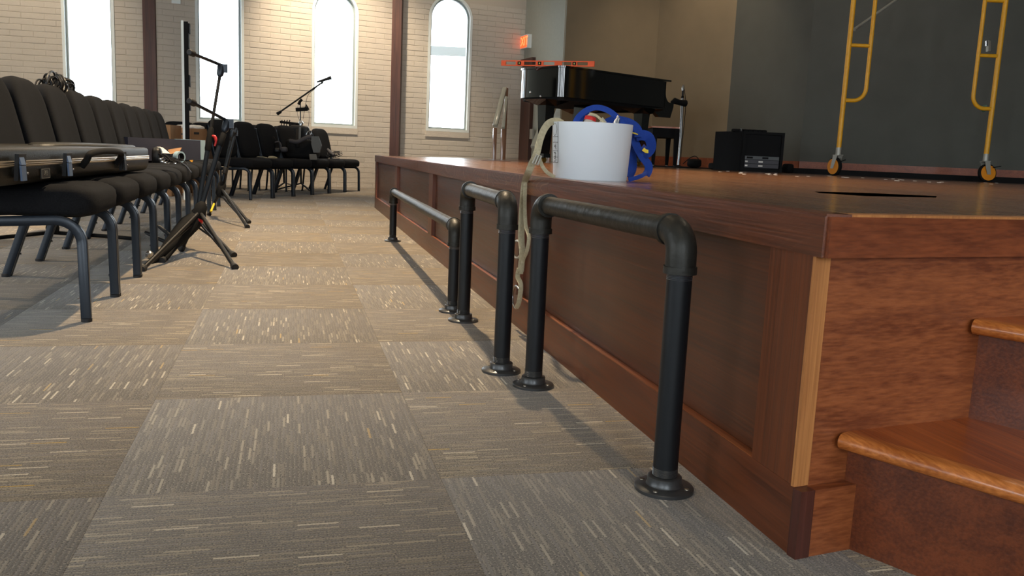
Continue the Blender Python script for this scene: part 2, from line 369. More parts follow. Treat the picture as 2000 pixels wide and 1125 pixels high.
rest.build('carpet_tile_field', M_['carpet'], fl, smooth=False, kind='stuff')
# ---- walls
TH = .22
def wall(name, a, b, m, z0=0, z1=5.6, wins=(), TH=TH):
    """vertical wall a->b (room side on the right of a->b looking down is the camera side); wins: (s0,s1,zs,zspring)"""
    a = Vector((a[0], a[1], 0)); b = Vector((b[0], b[1], 0)); d = b-a; L = d.length; x = d/L; n = Vector((-x.y, x.x, 0))
    if n.dot(C-a) > 0: n = -n            # n points away from the room
    mb = MB(); f = lambda s, t, z: a+x*s+n*t+Vector((0, 0, z))
    def blk(s0, s1, za, zb):
        if s1-s0 < .002 or zb-za < .002: return
        mb.extr([f(s0, 0, za), f(s1, 0, za), f(s1, 0, zb), f(s0, 0, zb)], n*TH)
    s = 0
    for (s0, s1, zs, zp) in sorted(wins):
        blk(s, s0, z0, z1); blk(s0, s1, z0, zs); r = (s1-s0)/2; c = (s0+s1)/2; K = 20
        for k in range(K):
            t0, t1 = pi-pi*k/K, pi-pi*(k+1)/K
            p0 = (c+r*cos(t0), zp+r*sin(t0)); p1 = (c+r*cos(t1), zp+r*sin(t1))
            mb.extr([f(p0[0], 0, p0[1]), f(p1[0], 0, p1[1]), f(p1[0], 0, z1), f(p0[0], 0, z1)], n*TH)
        s = s1
    blk(s, L, z0, z1)
    w_ = thing(name, None, None, a, kind='structure')
    mb.build('wall_face', m, w_, smooth=False)
    return dict(o=w_, a=a, x=x, n=n, L=L, f=f, wins=wins)
def s_of(a, b, u):        # distance along wall of pixel column u (taken at y=120)
    a = Vector((a[0], a[1], 0)); b = Vector((b[0], b[1], 0)); x = (b-a).normalized(); n = Vector((-x.y, x.x, 0))
    return (ONP(u, 120, a, n)-a).dot(x)
ctmp = {}
def bricks(W, zmax=3.05, ch=.0815, bl=.30, s_lo=0, s_hi=None):
    o = W['o']; L = W['L'] if s_hi is None else s_hi; g = .0045; items = []
    for r in range(int(zmax/ch)):
        z0, z1 = r*ch, (r+1)*ch; s = s_lo-(bl/2 if r % 2 else 0)-.07
        cuts = []
        for (w0, w1, zs, zp) in W['wins']:
            zc = z0+.2*ch
            if z1 <= zs-.10+.02: continue
            if zc <= zp: cuts.append((w0-.004, w1+.004))
            else:
                rr = (w1-w0)/2; dz = zc-zp
                if dz < rr: q = sqrt(rr*rr-dz*dz); cuts.append(((w0+w1)/2-q-.004, (w0+w1)/2+q+.004))
        while s < L:
            iv = [(max(s, s_lo), min(s+bl, L))]
            for c0, c1 in cuts:
                nv = []
                for i0, i1 in iv:
                    if i1 <= c0 or i0 >= c1: nv.append((i0, i1)); continue
                    if i0 < c0: nv.append((i0, c0))
                    if i1 > c1: nv.append((c1, i1))
                iv = nv
            for i0, i1 in iv:
                if i1-i0 > .03:
                    u, v, d = PR(W['f']((i0+i1)/2, 0, (z0+z1)/2))
                    items.append((not (-10 < u < 2010 and -10 < v < 400), abs(v-150), i0+.0008, i1-.0008, z0+g/2, z1-g/2))
            s += bl
    items.sort(); x, n = W['x'], W['n']; proto = None; rest = MB(); ang = atan2(x.y, x.x)
    sgn = 1 if Vector((-x.y, x.x, 0)).dot(n) > 0 else -1
    rnd = random.Random(len(items))
    for k, (h, dd, s0, s1, z0, z1) in enumerate(items):
        pr = .003+.0035*rnd.random()
        if k < 300 and not h:
            if proto is None:
                m = MB(); lo = [m.b.verts.new(p) for p in ((0, 0, 0), (1, 0, 0), (1, 0, 1), (0, 0, 1))]
                e = .035; hi = [m.b.verts.new(p) for p in ((e*.3, -.8, e), (1-e*.3, -.8, e), (1-e*.3, -.8, 1-e), (e*.3, -.8, 1-e))]
                h2 = [m.b.verts.new(p) for p in ((e*.8, -1, e*3), (1-e*.8, -1, e*3), (1-e*.8, -1, 1-e*3), (e*.8, -1, 1-e*3))]
                proto = m.skin([lo, hi, h2]).build('brick', M_['brick'], o, smooth=False, rel=False); b_ = proto
            else: b_ = proto.copy(); COL.objects.link(b_)
            b_.location = x*s0+Vector((0, 0, z0)); b_.rotation_euler = (0, 0, ang+(rnd.random()-.5)*.004); b_.scale = (s1-s0, pr*sgn, z1-z0)
        else:
            rest.extr([W['f'](s0, 0, z0), W['f'](s1, 0, z0), W['f'](s1, 0, z1), W['f'](s0, 0, z1)], -n*pr)
    rest.build('brick_field', M_['brick'], o, smooth=False, kind='stuff')
def window(name, W, wi, eave=False):
    s0, s1, zs, zp = W['wins'][wi]; f = W['f']; n = W['n']; r = (s1-s0)/2; c = (s0+s1)/2
    o = thing(name, None, None, f(c, 0, zs), kind='structure')
    def loop(off, t):
        K = 18; q = r-off
        pts = [f(c-q, t, zs+off), f(c+q, t, zs+off)]
        return pts+[f(c+q*cos(pi*k/K), t, zp+q*sin(pi*k/K)) for k in range(K+1)]
    def ringf(o0, o1, t0, t1):
        m = MB(); Ls = [loop(o0, t0), loop(o1, t0), loop(o1, t1), loop(o0, t1)]
        V = [[m.b.verts.new(p) for p in l] for l in Ls]; N_ = len(V[0])
        for a in range(4):
            A, B = V[a], V[(a+1) % 4]
            for k in range(N_): m.b.faces.new((A[k], A[(k+1) % N_], B[(k+1) % N_], B[k]))
        return m
    ringf(-.004, .035, -.018, .10).build('casing', M_['white'], o, ang=30)
    ringf(.034, .062, .045, .10).build('sash', M_['alu'], o, ang=30)
    m = MB(); m.extr(loop(.06, .075), n*.004); m.build('pane', M_['glass'], o, smooth=False)
    m = MB(); m.extr([f(s0-.01, -.022, zs-.095), f(s1+.01, -.022, zs-.095), f(s1+.01, -.022, zs-.006), f(s0-.01, -.022, zs-.006)], n*.021); m.build('sill', M_['brick'], o, smooth=False)
    # portal in the opening
    la = bpy.data.lights.new('portal', 'AREA'); la.shape = 'RECTANGLE'; la.size = s1-s0; la.size_y = zp+r-zs; la.cycles.is_portal = True
    lo = bpy.data.objects.new('portal', la); COL.objects.link(lo); lo.location = f(c, .12, (zs+zp+r)/2)
    lo.rotation_euler = (-n).to_track_quat('-Z', 'Z').to_euler()
    return o
p2a, p2b = FL(443, 361.6), FL(730, 367.5)
d2 = (p2b-p2a).normalized(); n2 = Vector((-d2.y, d2.x, 0))
A2 = ONP(308, 200, p2a, n2); A2.z = 0; B2 = ONP(768, 200, p2a, n2); B2.z = 0
def winrange(a, b, u0, u1): return s_of(a, b, u0), s_of(a, b, u1)
ZSI, ZSP = .95, 2.70
def zat(u, v, a, b):
    x = (Vector(b)-Vector(a)).normalized(); n = Vector((-x.y, x.x, 0)); return ONP(u, v, a, n).z
B1 = PXY(292, 12.35); A1 = PXY(-500, 11.4)
A3 = PXY(777, 13.75); B3 = PXY(1015, 14.5)
w1 = winrange(A1, B1, 124, 225); w2 = winrange(A2, B2, 382.5, 476); w3 = winrange(A2, B2, 609, 698.5); w4 = winrange(A3, B3, 835.5, 919.5)
W1 = wall('wall_left', A1, B1, M_['mortar'], wins=((w1[0], w1[1], ZSI-.03, 2.75),))
W2 = wall('wall_far', A2, B2, M_['mortar'], wins=((w2[0], w2[1], zat(430, 239, A2, B2), zat(430, -4, A2, B2)), (w3[0], w3[1], zat(655, 248.6, A2, B2), zat(655, 26, A2, B2))))
W3 = wall('wall_back', A3, B3, M_['mortar'], wins=((w4[0], w4[1], zat(878, 257, A3, B3), zat(878, 36, A3, B3)),))
bricks(W1, s_lo=s_of(A1, B1, -60)); bricks(W2); bricks(W3)
window('window_1', W1, 0); window('window_2', W2, 0); window('window_3', W2, 1); window('window_4', W3, 0)
# pale eave bar of the neighbouring roof seen through window 4
q0 = PXY(800, 16.5); q1 = PXY(960, 16.5)
MB().bar(Vector((q0.x, q0.y, 2.52)), Vector((q1.x, q1.y, 2.52)), .12, .16).build('trim_3', mat('eave_paint', (196, 206, 214), .8, emit=0), kind='structure', smooth=False)
# timber columns
def column(name, u0, u1, Z, label=None, dep=.24):
    a = PXY(u0, Z); b = PXY(u1, Z); x = (b-a).normalized(); n = Vector((-x.y, x.x, 0))
    if n.dot(C-a) < 0: n = -n
    m = MB(); m.extr([a+n*.06, b+n*.06, b-n*dep, a-n*dep], Vector((0, 0, 5.6))); m.build(name, M_['column'], kind='structure', smooth=False)
column('trim_1', 287, 311, 12.28); column('trim_2', 761.5, 779.5, 13.65)
# cable moulding low on the far wall
MB().tube([p2a+Vector((-1.2, -.34, .40)), p2a+(p2b-p2a)*.2+Vector((0, -.03, .41)), p2a+(p2b-p2a)*.75+Vector((0, -.03, .455))], .006, 6).build('wall_cable', M_['black'], **{}).update_tag()
tag(bpy.data.objects['wall_cable'], 'thin dark cable running low along the far brick wall behind the chairs', 'cable')
# plastered walls round the stage
C1 = B3; C2 = PXY(1091, 13.0); C3 = PXY(1268, 13.7); C4 = PXY(1414, 12.5); C5 = PXY(1560, 11.2); C6 = PXY(2000, 10.4); C7 = PXY(2600, 9.2)
WE = wall('wall_exit', C1, C2, M_['plaster'], TH=.012); W5 = wall('wall_alcove', C2, C3, M_['tan'], TH=.02); W6 = wall('wall_side', C3, C4, M_['tan'])
W7 = wall('wall_stage', C4, C5, M_['char']); W8 = wall('wall_rear', C5, C6, M_['char']); W9 = wall('wall_right', C6, C7, M_['char'])
wall('wall_front', (-15, -11), (15, -11), M_['plaster'], wins=((4, 6, .9, 3.4), (9, 11, .9, 3.4), (14, 16, .9, 3.4), (19, 21, .9, 3.4)))
wall('wall_aisle', (-14, -11.2), (A1.x-.5, A1.y+.2), M_['plaster'], wins=((5, 7, .9, 3.4), (10, 12, .9, 3.4)))
wall('wall_corner', (C7.x, C7.y), (15, -11.2), M_['char'])
MB().box((-16, -12, 5.6), (18, 20, 5.7)).build('ceiling', M_['ceil'], kind='structure', smooth=False)
for (x, y, z, wd, hh, dr) in [(-10, -10.9, 2.6, 2, 3.4, (0, 1, 0)), (-5, -10.9, 2.6, 2, 3.4, (0, 1, 0)), (0, -10.9, 2.6, 2, 3.4, (0, 1, 0)), (5, -10.9, 2.6, 2, 3.4, (0, 1, 0))]:
    la = bpy.data.lights.new('portal', 'AREA'); la.shape = 'RECTANGLE'; la.size = wd; la.size_y = hh; la.cycles.is_portal = True
    lo = bpy.data.objects.new('portal', la); COL.objects.link(lo); lo.location = (x, y, z); lo.rotation_euler = Vector(dr).to_track_quat('-Z', 'Z').to_euler()
# baseboards above the stage floor
for nm, W in (('baseboard_alcove', W5), ('baseboard_side', W6), ('baseboard_stage', W7), ('baseboard_rear', W8)):
    f = W['f']; m = MB(); m.extr([f(0, 0, H), f(W['L'], 0, H), f(W['L'], 0, H+.15), f(0, 0, H+.15)], -W['n']*.018); m.build(nm, M_['trimwood'], kind='structure', smooth=False)
# exit door in the exit wall
f = WE['f']; LE = WE['L']; nE = WE['n']
sE = lambda u: s_of(C1, C2, u)
dr = thing('door_1', None, None, f(0, 0, 0), kind='structure')
s1 = sE(1046); zt = zat(1046, 112, C1, C2)
m = MB(); m.extr([f(.02, 0, 0), f(s1-.1, 0, 0), f(s1-.1, 0, zt-.1), f(.02, 0, zt-.1)], -nE*.03); m.build('door_leaf', M_['door'], dr, smooth=False)
m = MB(); m.extr([f(.0, 0, zt-.1), f(s1, 0, zt-.1), f(s1, 0, zt), f(.0, 0, zt)], -nE*.06); m.extr([f(s1-.1, 0, 0), f(s1, 0, 0), f(s1, 0, zt-.1), f(s1-.1, 0, zt-.1)], -nE*.06); m.build('door_frame', M_['column'], dr, smooth=False)
m = MB(); m.extr([f(.55, -.03, .9), f(.68, -.03, .9), f(.68, -.03, 1.06), f(.55, -.03, 1.06)], -nE*.03); m.build('door_handle', M_['galv'], dr, label='pale metal latch plate', smooth=False)
# exit sign
es = thing('exit_sign', 'lit red exit sign fixed high on the pale wall above the door', 'sign', f(sE(1029), -.05, zat(1029, 97, C1, C2)))
sa, sb = sE(1021), sE(1036.5); za, zb = zat(1029, 96, C1, C2), zat(1029, 70, C1, C2)
m = MB(); m.extr([f(sa, 0, za), f(sb, 0, za), f(sb, 0, zb), f(sa, 0, zb)], -nE*.07); m.build('housing', M_['white'], es, smooth=False)
m = MB(); m.extr([f(sa+.03, -.07, za+.015), f(sb-.03, -.07, za+.015), f(sb-.03, -.07, zb-.015), f(sa+.03, -.07, zb-.015)], -nE*.006); m.build('sign_face', M_['exit'], es, smooth=False)
def text(name, s, size, loc, xd, yd, m_, parent, ext=.001):
    cu = bpy.data.curves.new(name, 'FONT'); cu.body = s; cu.size = size; cu.extrude = ext; cu.align_x = 'CENTER'; cu.align_y = 'CENTER'; cu.materials.append(m_)
    t_ = bpy.data.objects.new(name, cu); COL.objects.link(t_); bpy.context.view_layer.update(); me = bpy.data.meshes.new_from_object(t_.evaluated_get(bpy.context.evaluated_depsgraph_get())); bpy.data.objects.remove(t_)
    o = bpy.data.objects.new(name, me); COL.objects.link(o); o.parent = parent
    x = Vector(xd).normalized(); y = Vector(yd).normalized(); z = x.cross(y); L_ = Vector(loc)-origin(parent)
    o.matrix_local = Matrix(((x.x, y.x, z.x, L_.x), (x.y, y.y, z.y, L_.y), (x.z, y.z, z.z, L_.z), (0, 0, 0, 1))); return o
text('lettering', 'EXIT', .2, f((sa+sb)/2, -.078, (za+zb)/2), WE['x'], (0, 0, 1), M_['exitT'], es)
for s_ in (sa-.06, sb+.02):
    pass
# small white thermostat on the far wall
m = MB(); q = ONP(344, 3, A2, n2); m.box(q+Vector((-.06, -.02, -.03)), q+Vector((.06, .0, .05))); tag(m.build('wall_box', M_['white'], smooth=False), 'small white box high on the brick wall between timber column and second window', 'wall box')
# ================================================================ STAGE
SX = lambda y: 1.157+.0117*y
u1 = Vector((cos(radians(8.8)), sin(radians(8.8)), 0)); K0 = Vector((SX(-2.87), -2.87, 0))      # near corner, end-face direction
n1 = Vector((u1.y, -u1.x, 0))                                                                 # out of the end face (towards camera)
rd = Vector((cos(radians(-64)), sin(radians(-64)), 0)); ru = Vector((-rd.y, rd.x, 0))              # riser direction, climb direction
R1 = K0+u1*.112-n1*.02; R2 = K0+u1*.393-n1*.02; R3 = R2+(R2-R1).dot(ru)*ru*1.0
FARL = Vector((SX(5.41), 5.41, 0)); FARR = PXY(1000, 13.6)
q3 = K0+u1*((R3-K0).dot(u1))
st = thing('stage', 'raised stained oak stage with recessed panelled sides and glossy floor', 'stage', (K0.x, K0.y, 0))
E1 = PXY(1300, 12.2); E2 = PXY(2050, 9.0); E3 = Vector((10.5, -2, 0)); E4 = q3+rd*1.6
top = [K0, q3, E4, Vector((10.5, E4.y, 0)), E3, E2+Vector((.5, -.1, 0)), E1, PXY(1080, 12.8), FARR, FARL]
MB().prism(top, H-.02, H).build('stage_floor', M_['top'], st, smooth=False)
inner = [K0+Vector((.08, .07, 0)), q3+Vector((.08, .12, 0)), E4+Vector((.1, 0, 0)), Vector((10.4, E4.y, 0)), E3, E2, E1, PXY(1080, 12.7), FARR+Vector((.1, -.1, 0)), FARL+Vector((.08, -.08, 0))]
MB().prism(inner, .0, H-.021).build('platform_core', M_['dblack'], st, smooth=False)
def face(y0, y1, z0, z1, out, dep, name, mt, parent=st, bev=0, **k):       # slab on the long face
    m = MB(); a = Vector((SX(y0)-out, y0, z0)); b = Vector((SX(y1)-out, y1, z0)); d = b-a; L = d.length; x = d/L; y = Vector((x.y, -x.x, 0))
    M = Matrix(((x.x, y.x, 0, a.x), (x.y, y.y, 0, a.y), (0, 0, 1, a.z), (0, 0, 0, 1)))
    m.box((0, 0, 0), (L, dep, z1-z0), M, bev); return m.build(name, mt, parent, smooth=bool(bev), **k)
# long face: fascia, stiles, recessed panels, baseboard
face(-2.870, -1.35, H-.065, H-.001, .006, .03, 'fascia', M_['fascia_near']); face(-1.3485, 1.9, H-.065, H-.001, .006, .03, 'fascia', M_['fascia']); face(1.903, 5.41, H-.065, H-.001, .006, .03, 'fascia', M_['fascia'])
face(-2.87, 5.41, H-.001, H+.003, .004, .045, 'edge_trim', M_['base'], label='darker oak nosing strip')
stl = [(-2.8435, -2.712), (-.965, -.815), (1.22, 1.37), (3.24, 3.39), (5.27, 5.41)]
for a, b in stl: face(a, b, .1175, H-.066, .0, .03, 'stile', M_['stile'], bev=0)
for (a, b), (c, d) in zip(stl, stl[1:]): face(b-.01, c+.01, .10, H-.06, -.022, .012, 'side_panel', M_['panel'])
for a, b in ((-2.850, .2), (.203, 2.9), (2.903, 5.41)): face(a, b, .0, .117, .0, .024, 'baseboard', M_['base'])
for (a, b), (c, d) in zip(stl, stl[1:]): face(b, c, .1172, .1186, -.001, .020, 'base_lit_ledge', M_['lit_ledge'])  # thin lighter skin on the baseboard top, painting the light it catches
def endf(s0, s1, z0, z1, out, dep, name, mt, bev=0, **k):
    m = MB(); a = K0+u1*s0+n1*out; x = u1; y = -n1
    M = Matrix(((x.x, y.x, 0, a.x), (x.y, y.y, 0, a.y), (0, 0, 1, z0), (0, 0, 0, 1)))
    m.box((0, 0, 0), (s1-s0, dep, z1-z0), M, bev); return m.build(name, mt, st, smooth=bool(bev), **k)
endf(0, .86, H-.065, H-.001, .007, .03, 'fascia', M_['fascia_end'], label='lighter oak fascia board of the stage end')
endf(.03, .86, H-.001, H+.003, .003, .035, 'edge_trim', M_['endgrain'], label='orange oak nosing strip')
endf(.001, .031, .1175, H-.066, -.0185, .007, 'stile_edge', M_['endgrain'], label='pale oak edge of the corner stile')
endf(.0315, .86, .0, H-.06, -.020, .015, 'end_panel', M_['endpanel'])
endf(.029, .126, .0, .116, .0, .02, 'baseboard', M_['endpanel'])
endf(.0, .0285, .0, .1165, .0015, .02, 'corner_block', M_['door'])
# far end face of the stage
m = MB(); m.extr([FARL, FARR, FARR+Vector((0, 0, H-.02)), FARL+Vector((0, 0, H-.02))], Vector((.02, -.01, 0))); m.build('far_panel', M_['panel'], st, smooth=False)
# third riser side of the platform
m = MB(); m.extr([q3+n1*-.0, E4, E4+Vector((0, 0, H-.03)), q3+Vector((0, 0, H-.03))], ru*.02); m.build('side_panel', M_['riser'], st, smooth=False)
# steps
sp = thing('stage_steps', 'stained oak steps with rounded nosings climbing against the stage end', 'steps', (R1.x, R1.y, 0))
def step(Ra, Rb, z0, z1, ext=1.5):
    th = .027
    m = MB(); a = Ra; m.extr([a, a+rd*ext, a+rd*ext+Vector((0, 0, z1-th-z0)), a+Vector((0, 0, z1-th-z0))], ru*.018)
    bmesh.ops.translate(m.b, verts=m.b.verts[:], vec=(0, 0, z0)); m.build('riser', M_['riser'], sp, smooth=False)
    dpt = (Rb-Ra).dot(ru)
    pa = Ra-ru*.004; pan = K0+n1*(-.020)
    def clip(p): # slide p along rd until on end panel plane
        t = (pan-p).dot(n1)/rd.dot(n1); return p+rd*t
    c0 = clip(pa); c1 = clip(Ra+ru*dpt)
    m = MB(); m.prism([c0+rd*0, pa+rd*ext, Ra+ru*dpt+rd*ext, c1], z1-th, z1); m.build('tread', M_['tread'], sp, smooth=False)
    prof = [(0, 0)]+[(-.018-.0135*sin(pi*k/8), .0135-.0135*cos(pi*k/8)) for k in range(9)]+[(0, th)]
    m = MB(); a = c0-ru*.0
    A_ = [m.b.verts.new(a+ru*p[0]+Vector((0, 0, z1-th+p[1]))) for p in prof]; B_ = [m.b.verts.new(pa+rd*ext+ru*p[0]+Vector((0, 0, z1-th+p[1]))) for p in prof]
    m.skin([A_, B_]); m.build('nosing', M_['nose'], sp, ang=50)
step(R1, R2, 0, .203); step(R2, R3, .203, .386)
# ================================================================ PIPE RAILS
def pipe_rail(label, pa, pb, h, group='black pipe rails bolted to the carpet'):
    pa = Vector((pa[0], pa[1], 0)); pb = Vector((pb[0], pb[1], 0)); d = (pb-pa).normalized(); z = Vector((0, 0, 1)); r = .0242; R = .043
    o = thing('pipe_rail', label, 'rail', pa, group=group)
    for p, s in ((pa, 1), (pb, -1)):
        dd = d*s
        MB().lathe(p, [(.058, 0), (.058, .006), (.056, .008), (.036, .011), (.034, .014), (.0335, .027), (.031, .029), (.026, .029)], 36).build('flange', M_['flange'], o)
        fl_ = o.children[-1]
        for k in range(4):
            a = pi/4+k*pi/2; MB().lathe(p+Vector((.046*cos(a), .046*sin(a), .009)), [(.0055, 0), (.005, .002), (.002, .0025)], 10).build('screw', M_['screw'], fl_)
        MB().cyl(p+z*.045, p+z*(h-R-.03), r, 28).build('post', M_['pipe'], o)
        for z0, z1 in ((.029, .046), (h-R-.048, h-R-.028)):
            n = 7; MB().lathe(p, [(r-.0006+(.0011 if k % 2 else 0), z0+(z1-z0)*k/(2*n)) for k in range(2*n+1)], 28).build('thread', M_['thread'] if z0 > .1 else M_['flange'], o)
        # elbow: bead, bend, bead
        e = MB(); c = p+z*(h-R)+dd*R
        e.tube([p+z*(h-R-.034)]+arc(c, -dd, z, R, 0, pi/2, 12)+[c+z*R+dd*.012], .0292, 28)
        e.tube([p+z*(h-R-.036), p+z*(h-R-.022)], .0318, 28); e.tube([c+z*R+dd*.002, c+z*R+dd*.014], .0315, 28)
        e.build('elbow', M_['elbow'], o, ang=35)
    a = pa+d*(R+.008)+z*h; b = pb-d*(R+.008)+z*h
    MB().cyl(a, b, r, 28).build('crossbar', M_['elbow'], o)
    return o
pipe_rail('black pipe rail nearest the stage corner, widest in view', (1.034, -2.555), (.981, -1.797), .507)
pipe_rail('middle black pipe rail with worn grey crossbar, beside hanging tan strap', (.929, -1.633), (.965, -.871), .502)
pipe_rail('long low black pipe rail farthest down the stage side', (.961, -.68), (1.021, 1.959), .345)
# ================================================================ CHAIRS (facing +x, near side frame at y=0, built once then copied)
PW = .53
def make_chair():
    o = thing('stacking_chair', '', 'chair')
    m = MB()
    def fs(p):
        t = (p.x+.26)/.52; q = Vector(p); q.z = p.z*(.82+.22*max(0, t)) - (.012 if p.x > .2 and p.z > 0 else 0)*((p.x-.2)/.06)
        if p.z < 0: q.z = p.z*(.85+.25*max(0, t))
        return q
    m.sup((-.26, PW/2, .412), .262, .258, .058, .42, .28, nu=36, nv=14, f=fs); m.build('seat', M_['fabric'], o, ang=180)
    m = MB(); a = radians(-13); Mx = Matrix.Translation((-.535, PW/2, .672)) @ Matrix.Rotation(a, 4, 'Y')
    def fb(p):
        q = Vector(p); q.y *= 1-.06*max(0, p.z/.23)**3; q.x += -.02*(1-(p.y/.25)**2)+.02; return q
    m.sup((0, 0, 0), .046, .236, .222, .5, .42, M=Mx, nu=36, nv=16, f=fb); m.build('backrest', M_['fabric'], o, ang=180)
    for y in (.012, PW-.012):
        pts = [Vector((-.03, y, 0)), Vector((-.035, y, .27))]+arc((-.115, y, .27), (1, 0, 0), (0, 0, 1), .08, 0, pi/2, 7)+[Vector((-.46, y, .335))]
        MB().tube(pts, .0165, b=.0105, up=(0, 1, 0), sq=True).build('leg', M_['frame'], o, ang=50); L1 = o.children[-1]
        MB().lathe((-.03, y, -.0005), [(.018, 0), (.0185, .012), (.015, .014)], 12).build('foot_cap', M_['cap'], L1)
        pts = [Vector((-.575, y, 0)), Vector((-.46, y, .33)), Vector((-.475, y, .46)), Vector((-.56, y, .82))]
        MB().tube(pts, .0165, b=.0105, up=(0, 1, 0), sq=True).build('leg', M_['frame'], o, ang=50); L2 = o.children[-1]
        MB().lathe((-.575, y, -.0005), [(.018, 0), (.0185, .012), (.015, .014)], 12).build('foot_cap', M_['cap'], L2)
        if y < .1:
            MB().cyl((-.047, y, .085), (-.056, y, .085), .0045, 8).build('bolt', M_['steel'], L1)
            MB().cyl((-.535, y-.0, .10), (-.515, y, .10), .0045, 8).build('bolt', M_['steel'], L2)
    return o
proto = make_chair(); used = False
def chair(loc, rz, label, group):
    global used
    o = proto if not used else copy_tree(proto); used = True
    o.location = loc; o.rotation_euler = (0, 0, rz); tag(o, label, 'chair', group); return o
ordw = ['first', 'second', 'third', 'fourth', 'fifth', 'sixth', 'seventh', 'eighth', 'ninth', 'tenth', 'eleventh']
for k in range(11):
    extra = {0: 'nearest, its blue-grey side frame showing whole', 1: 'under the black case, second leg in', 10: 'last before the folded gear'}.get(k, '')
    lab = f'charcoal stacking chair, {ordw[k]} from the near end of the left row'
    chair((-.33, -.853+k*PW, 0), 0, lab, 'chairs in the left row beside the aisle')
# curved far row: right end at the stage, facing it
fd = Vector((.896, -.445, 0)); fp = Vector((.445, .896, 0)); FR0 = Vector((1.335, 9.01, 0))+fd*.03
for k in range(6):
    p = FR0-fp*(PW*.0)-fp*(.541*(k+1))
    lab = f'charcoal stacking chair, {ordw[k]} from the right end of the far angled row'
    chair((p.x, p.y, 0), atan2(fd.y, fd.x), lab, 'chairs in the far angled row')
# a row against the brick wall, mostly hidden
wd = d2; 
for k in range(5):
    q = PXY(322+k*54, 11.35-.0*k)
    chair((q.x, q.y, 0), atan2(-wd.x, wd.y), f'half-hidden charcoal chair, {ordw[k]} from the left along the brick wall', 'chairs along the brick wall')
# ================================================================ BLACK HARD CASE on the near seats
SZ = .475
ca = Vector((-.505, -1.33, 0)); cb = Vector((-.372, .76, 0)); cx_ = (cb-ca).normalized(); cy_ = Vector((-cx_.y, cx_.x, 0)); CL = (cb-ca).length
cz = thing('instrument_case', 'long black moulded instrument case with aluminium band lying on the nearest seats', 'case', (ca.x, ca.y, SZ))
cf = lambda s, t, z: ca+cx_*s+cy_*t+Vector((0, 0, SZ+z))
def outline(off):
    pts = []; W_ = .40; r = .07
    for (cx, cy, a0) in ((CL-r, r, -pi/2), (CL-r, W_-r, 0), (r, W_-r, pi/2), (r, r, pi)):
        pts += [(cx+(r-off)*cos(a0+pi/2*k/5), cy+(r-off)*sin(a0+pi/2*k/5)) for k in range(6)]
    return pts
def shell(levels):
    m = MB(); m.skin([[m.b.verts.new(cf(s, t, z)) for s, t in outline(off)] for z, off in levels]); return m
shell([(0, .03), (.008, .012), (.02, .006), (.028, .0), (.058, .0)]).build('case_base', M_['case'], cz, ang=50)
shell([(.058, -.003), (.062, -.005), (.064, -.003), (.067, -.005), (.070, -.003), (.074, -.005), (.077, -.003)]).build('valance', M_['vale'], cz, label='brushed aluminium band', ang=30)
shell([(.077, 0), (.103, .0), (.111, .005), (.116, .018)]).build('case_lid', M_['case'], cz, ang=50)
m = MB()
hp = [(CL-.05, .06), (CL-.04, .2), (CL-.06, .34), (CL-.4, .37), (CL-.75, .30), (CL-1.0, .25), (CL-1.02, .17), (CL-.75, .10), (CL-.45, .05)]
def grow(pts, k): c = (sum(p[0] for p in pts)/len(pts), sum(p[1] for p in pts)/len(pts)); return [(c[0]+(p[0]-c[0])*k, c[1]+(p[1]-c[1])*k) for p in pts]
hs_ = [tuple(p)[:2] for p in spline([Vector((a, b, 0)) for a, b in hp+[hp[0]]], 5)[:-1]]
m.skin([[m.b.verts.new(cf(s, t, z)) for s, t in grow(hs_, k)] for z, k in ((.112, 1), (.121, .98), (.126, .93), (.1275, .8))]); m.build('lid_relief', M_['case'], cz, ang=60)
def on_band(u): return (ONP(u, 318, cf(0, 0, 0), cy_)-ca).dot(cx_)
for u, wd_ in ((27, 16), (121, 13), (232, 11)):
    s = on_band(u); hw = .030
    m = MB(); m.extr([cf(s-hw, -.008, .018), cf(s+hw, -.008, .018), cf(s+hw, -.014, .098), cf(s-hw, -.014, .098)], cy_*-.012); m.build('latch', M_['black'], cz, smooth=False); lt = cz.children[-1]
    m = MB(); m.extr([cf(s-hw*.9, -.026, .018), cf(s+hw*.35, -.026, .018), cf(s+hw*.35, -.024, .064), cf(s-hw*.9, -.024, .064)], cy_*-.006)
    m.extr([cf(s-hw*.9, -.025, .066), cf(s+hw*.35, -.025, .066), cf(s+hw*.35, -.018, .094), cf(s-hw*.9, -.018, .094)], cy_*-.006); m.build('latch_plate', M_['caseL'] if u < 200 else M_['black'], lt, smooth=False)
    MB().lathe(cf(s+hw*.7, -.03, .04), [(.004, 0), (.003, .003)], 8, axis=-cy_).build('rivet', M_['steel'], lt)
s0, s1_ = on_band(157), on_band(224)
m = MB(); pts = spline([cf(s0, -.004, .045), cf(s0, -.022, .07), cf(s0+.03, -.032, .096), cf((s0+s1_)/2, -.036, .104), cf(s1_-.03, -.032, .096), cf(s1_, -.022, .07), cf(s1_, -.004, .045)], 5)
m.tube(pts, .0125, 10); m.build('handle', M_['dblack'], cz)
sb_ = on_band(86); m = MB(); m.extr([cf(sb_-.042, -.001, .014), cf(sb_+.042, -.001, .014), cf(sb_+.042, -.001, .048), cf(sb_-.042, -.001, .048)], cy_*-.003); m.build('badge', M_['ink'], cz, smooth=False); bd = cz.children[-1]
m = MB()
for a, b, c, d in ((-.040, .040, .0155, .0170), (-.040, .040, .0450, .0465), (-.040, -.0385, .0155, .0465), (.0385, .040, .0155, .0465), (-.02, .02, .0225, .0235)):
    m.extr([cf(sb_+a, -.004, c), cf(sb_+b, -.004, c), cf(sb_+b, -.004, d), cf(sb_+a, -.004, d)], cy_*-.001)
m.build('badge_border', M_['badge'], bd, smooth=False)
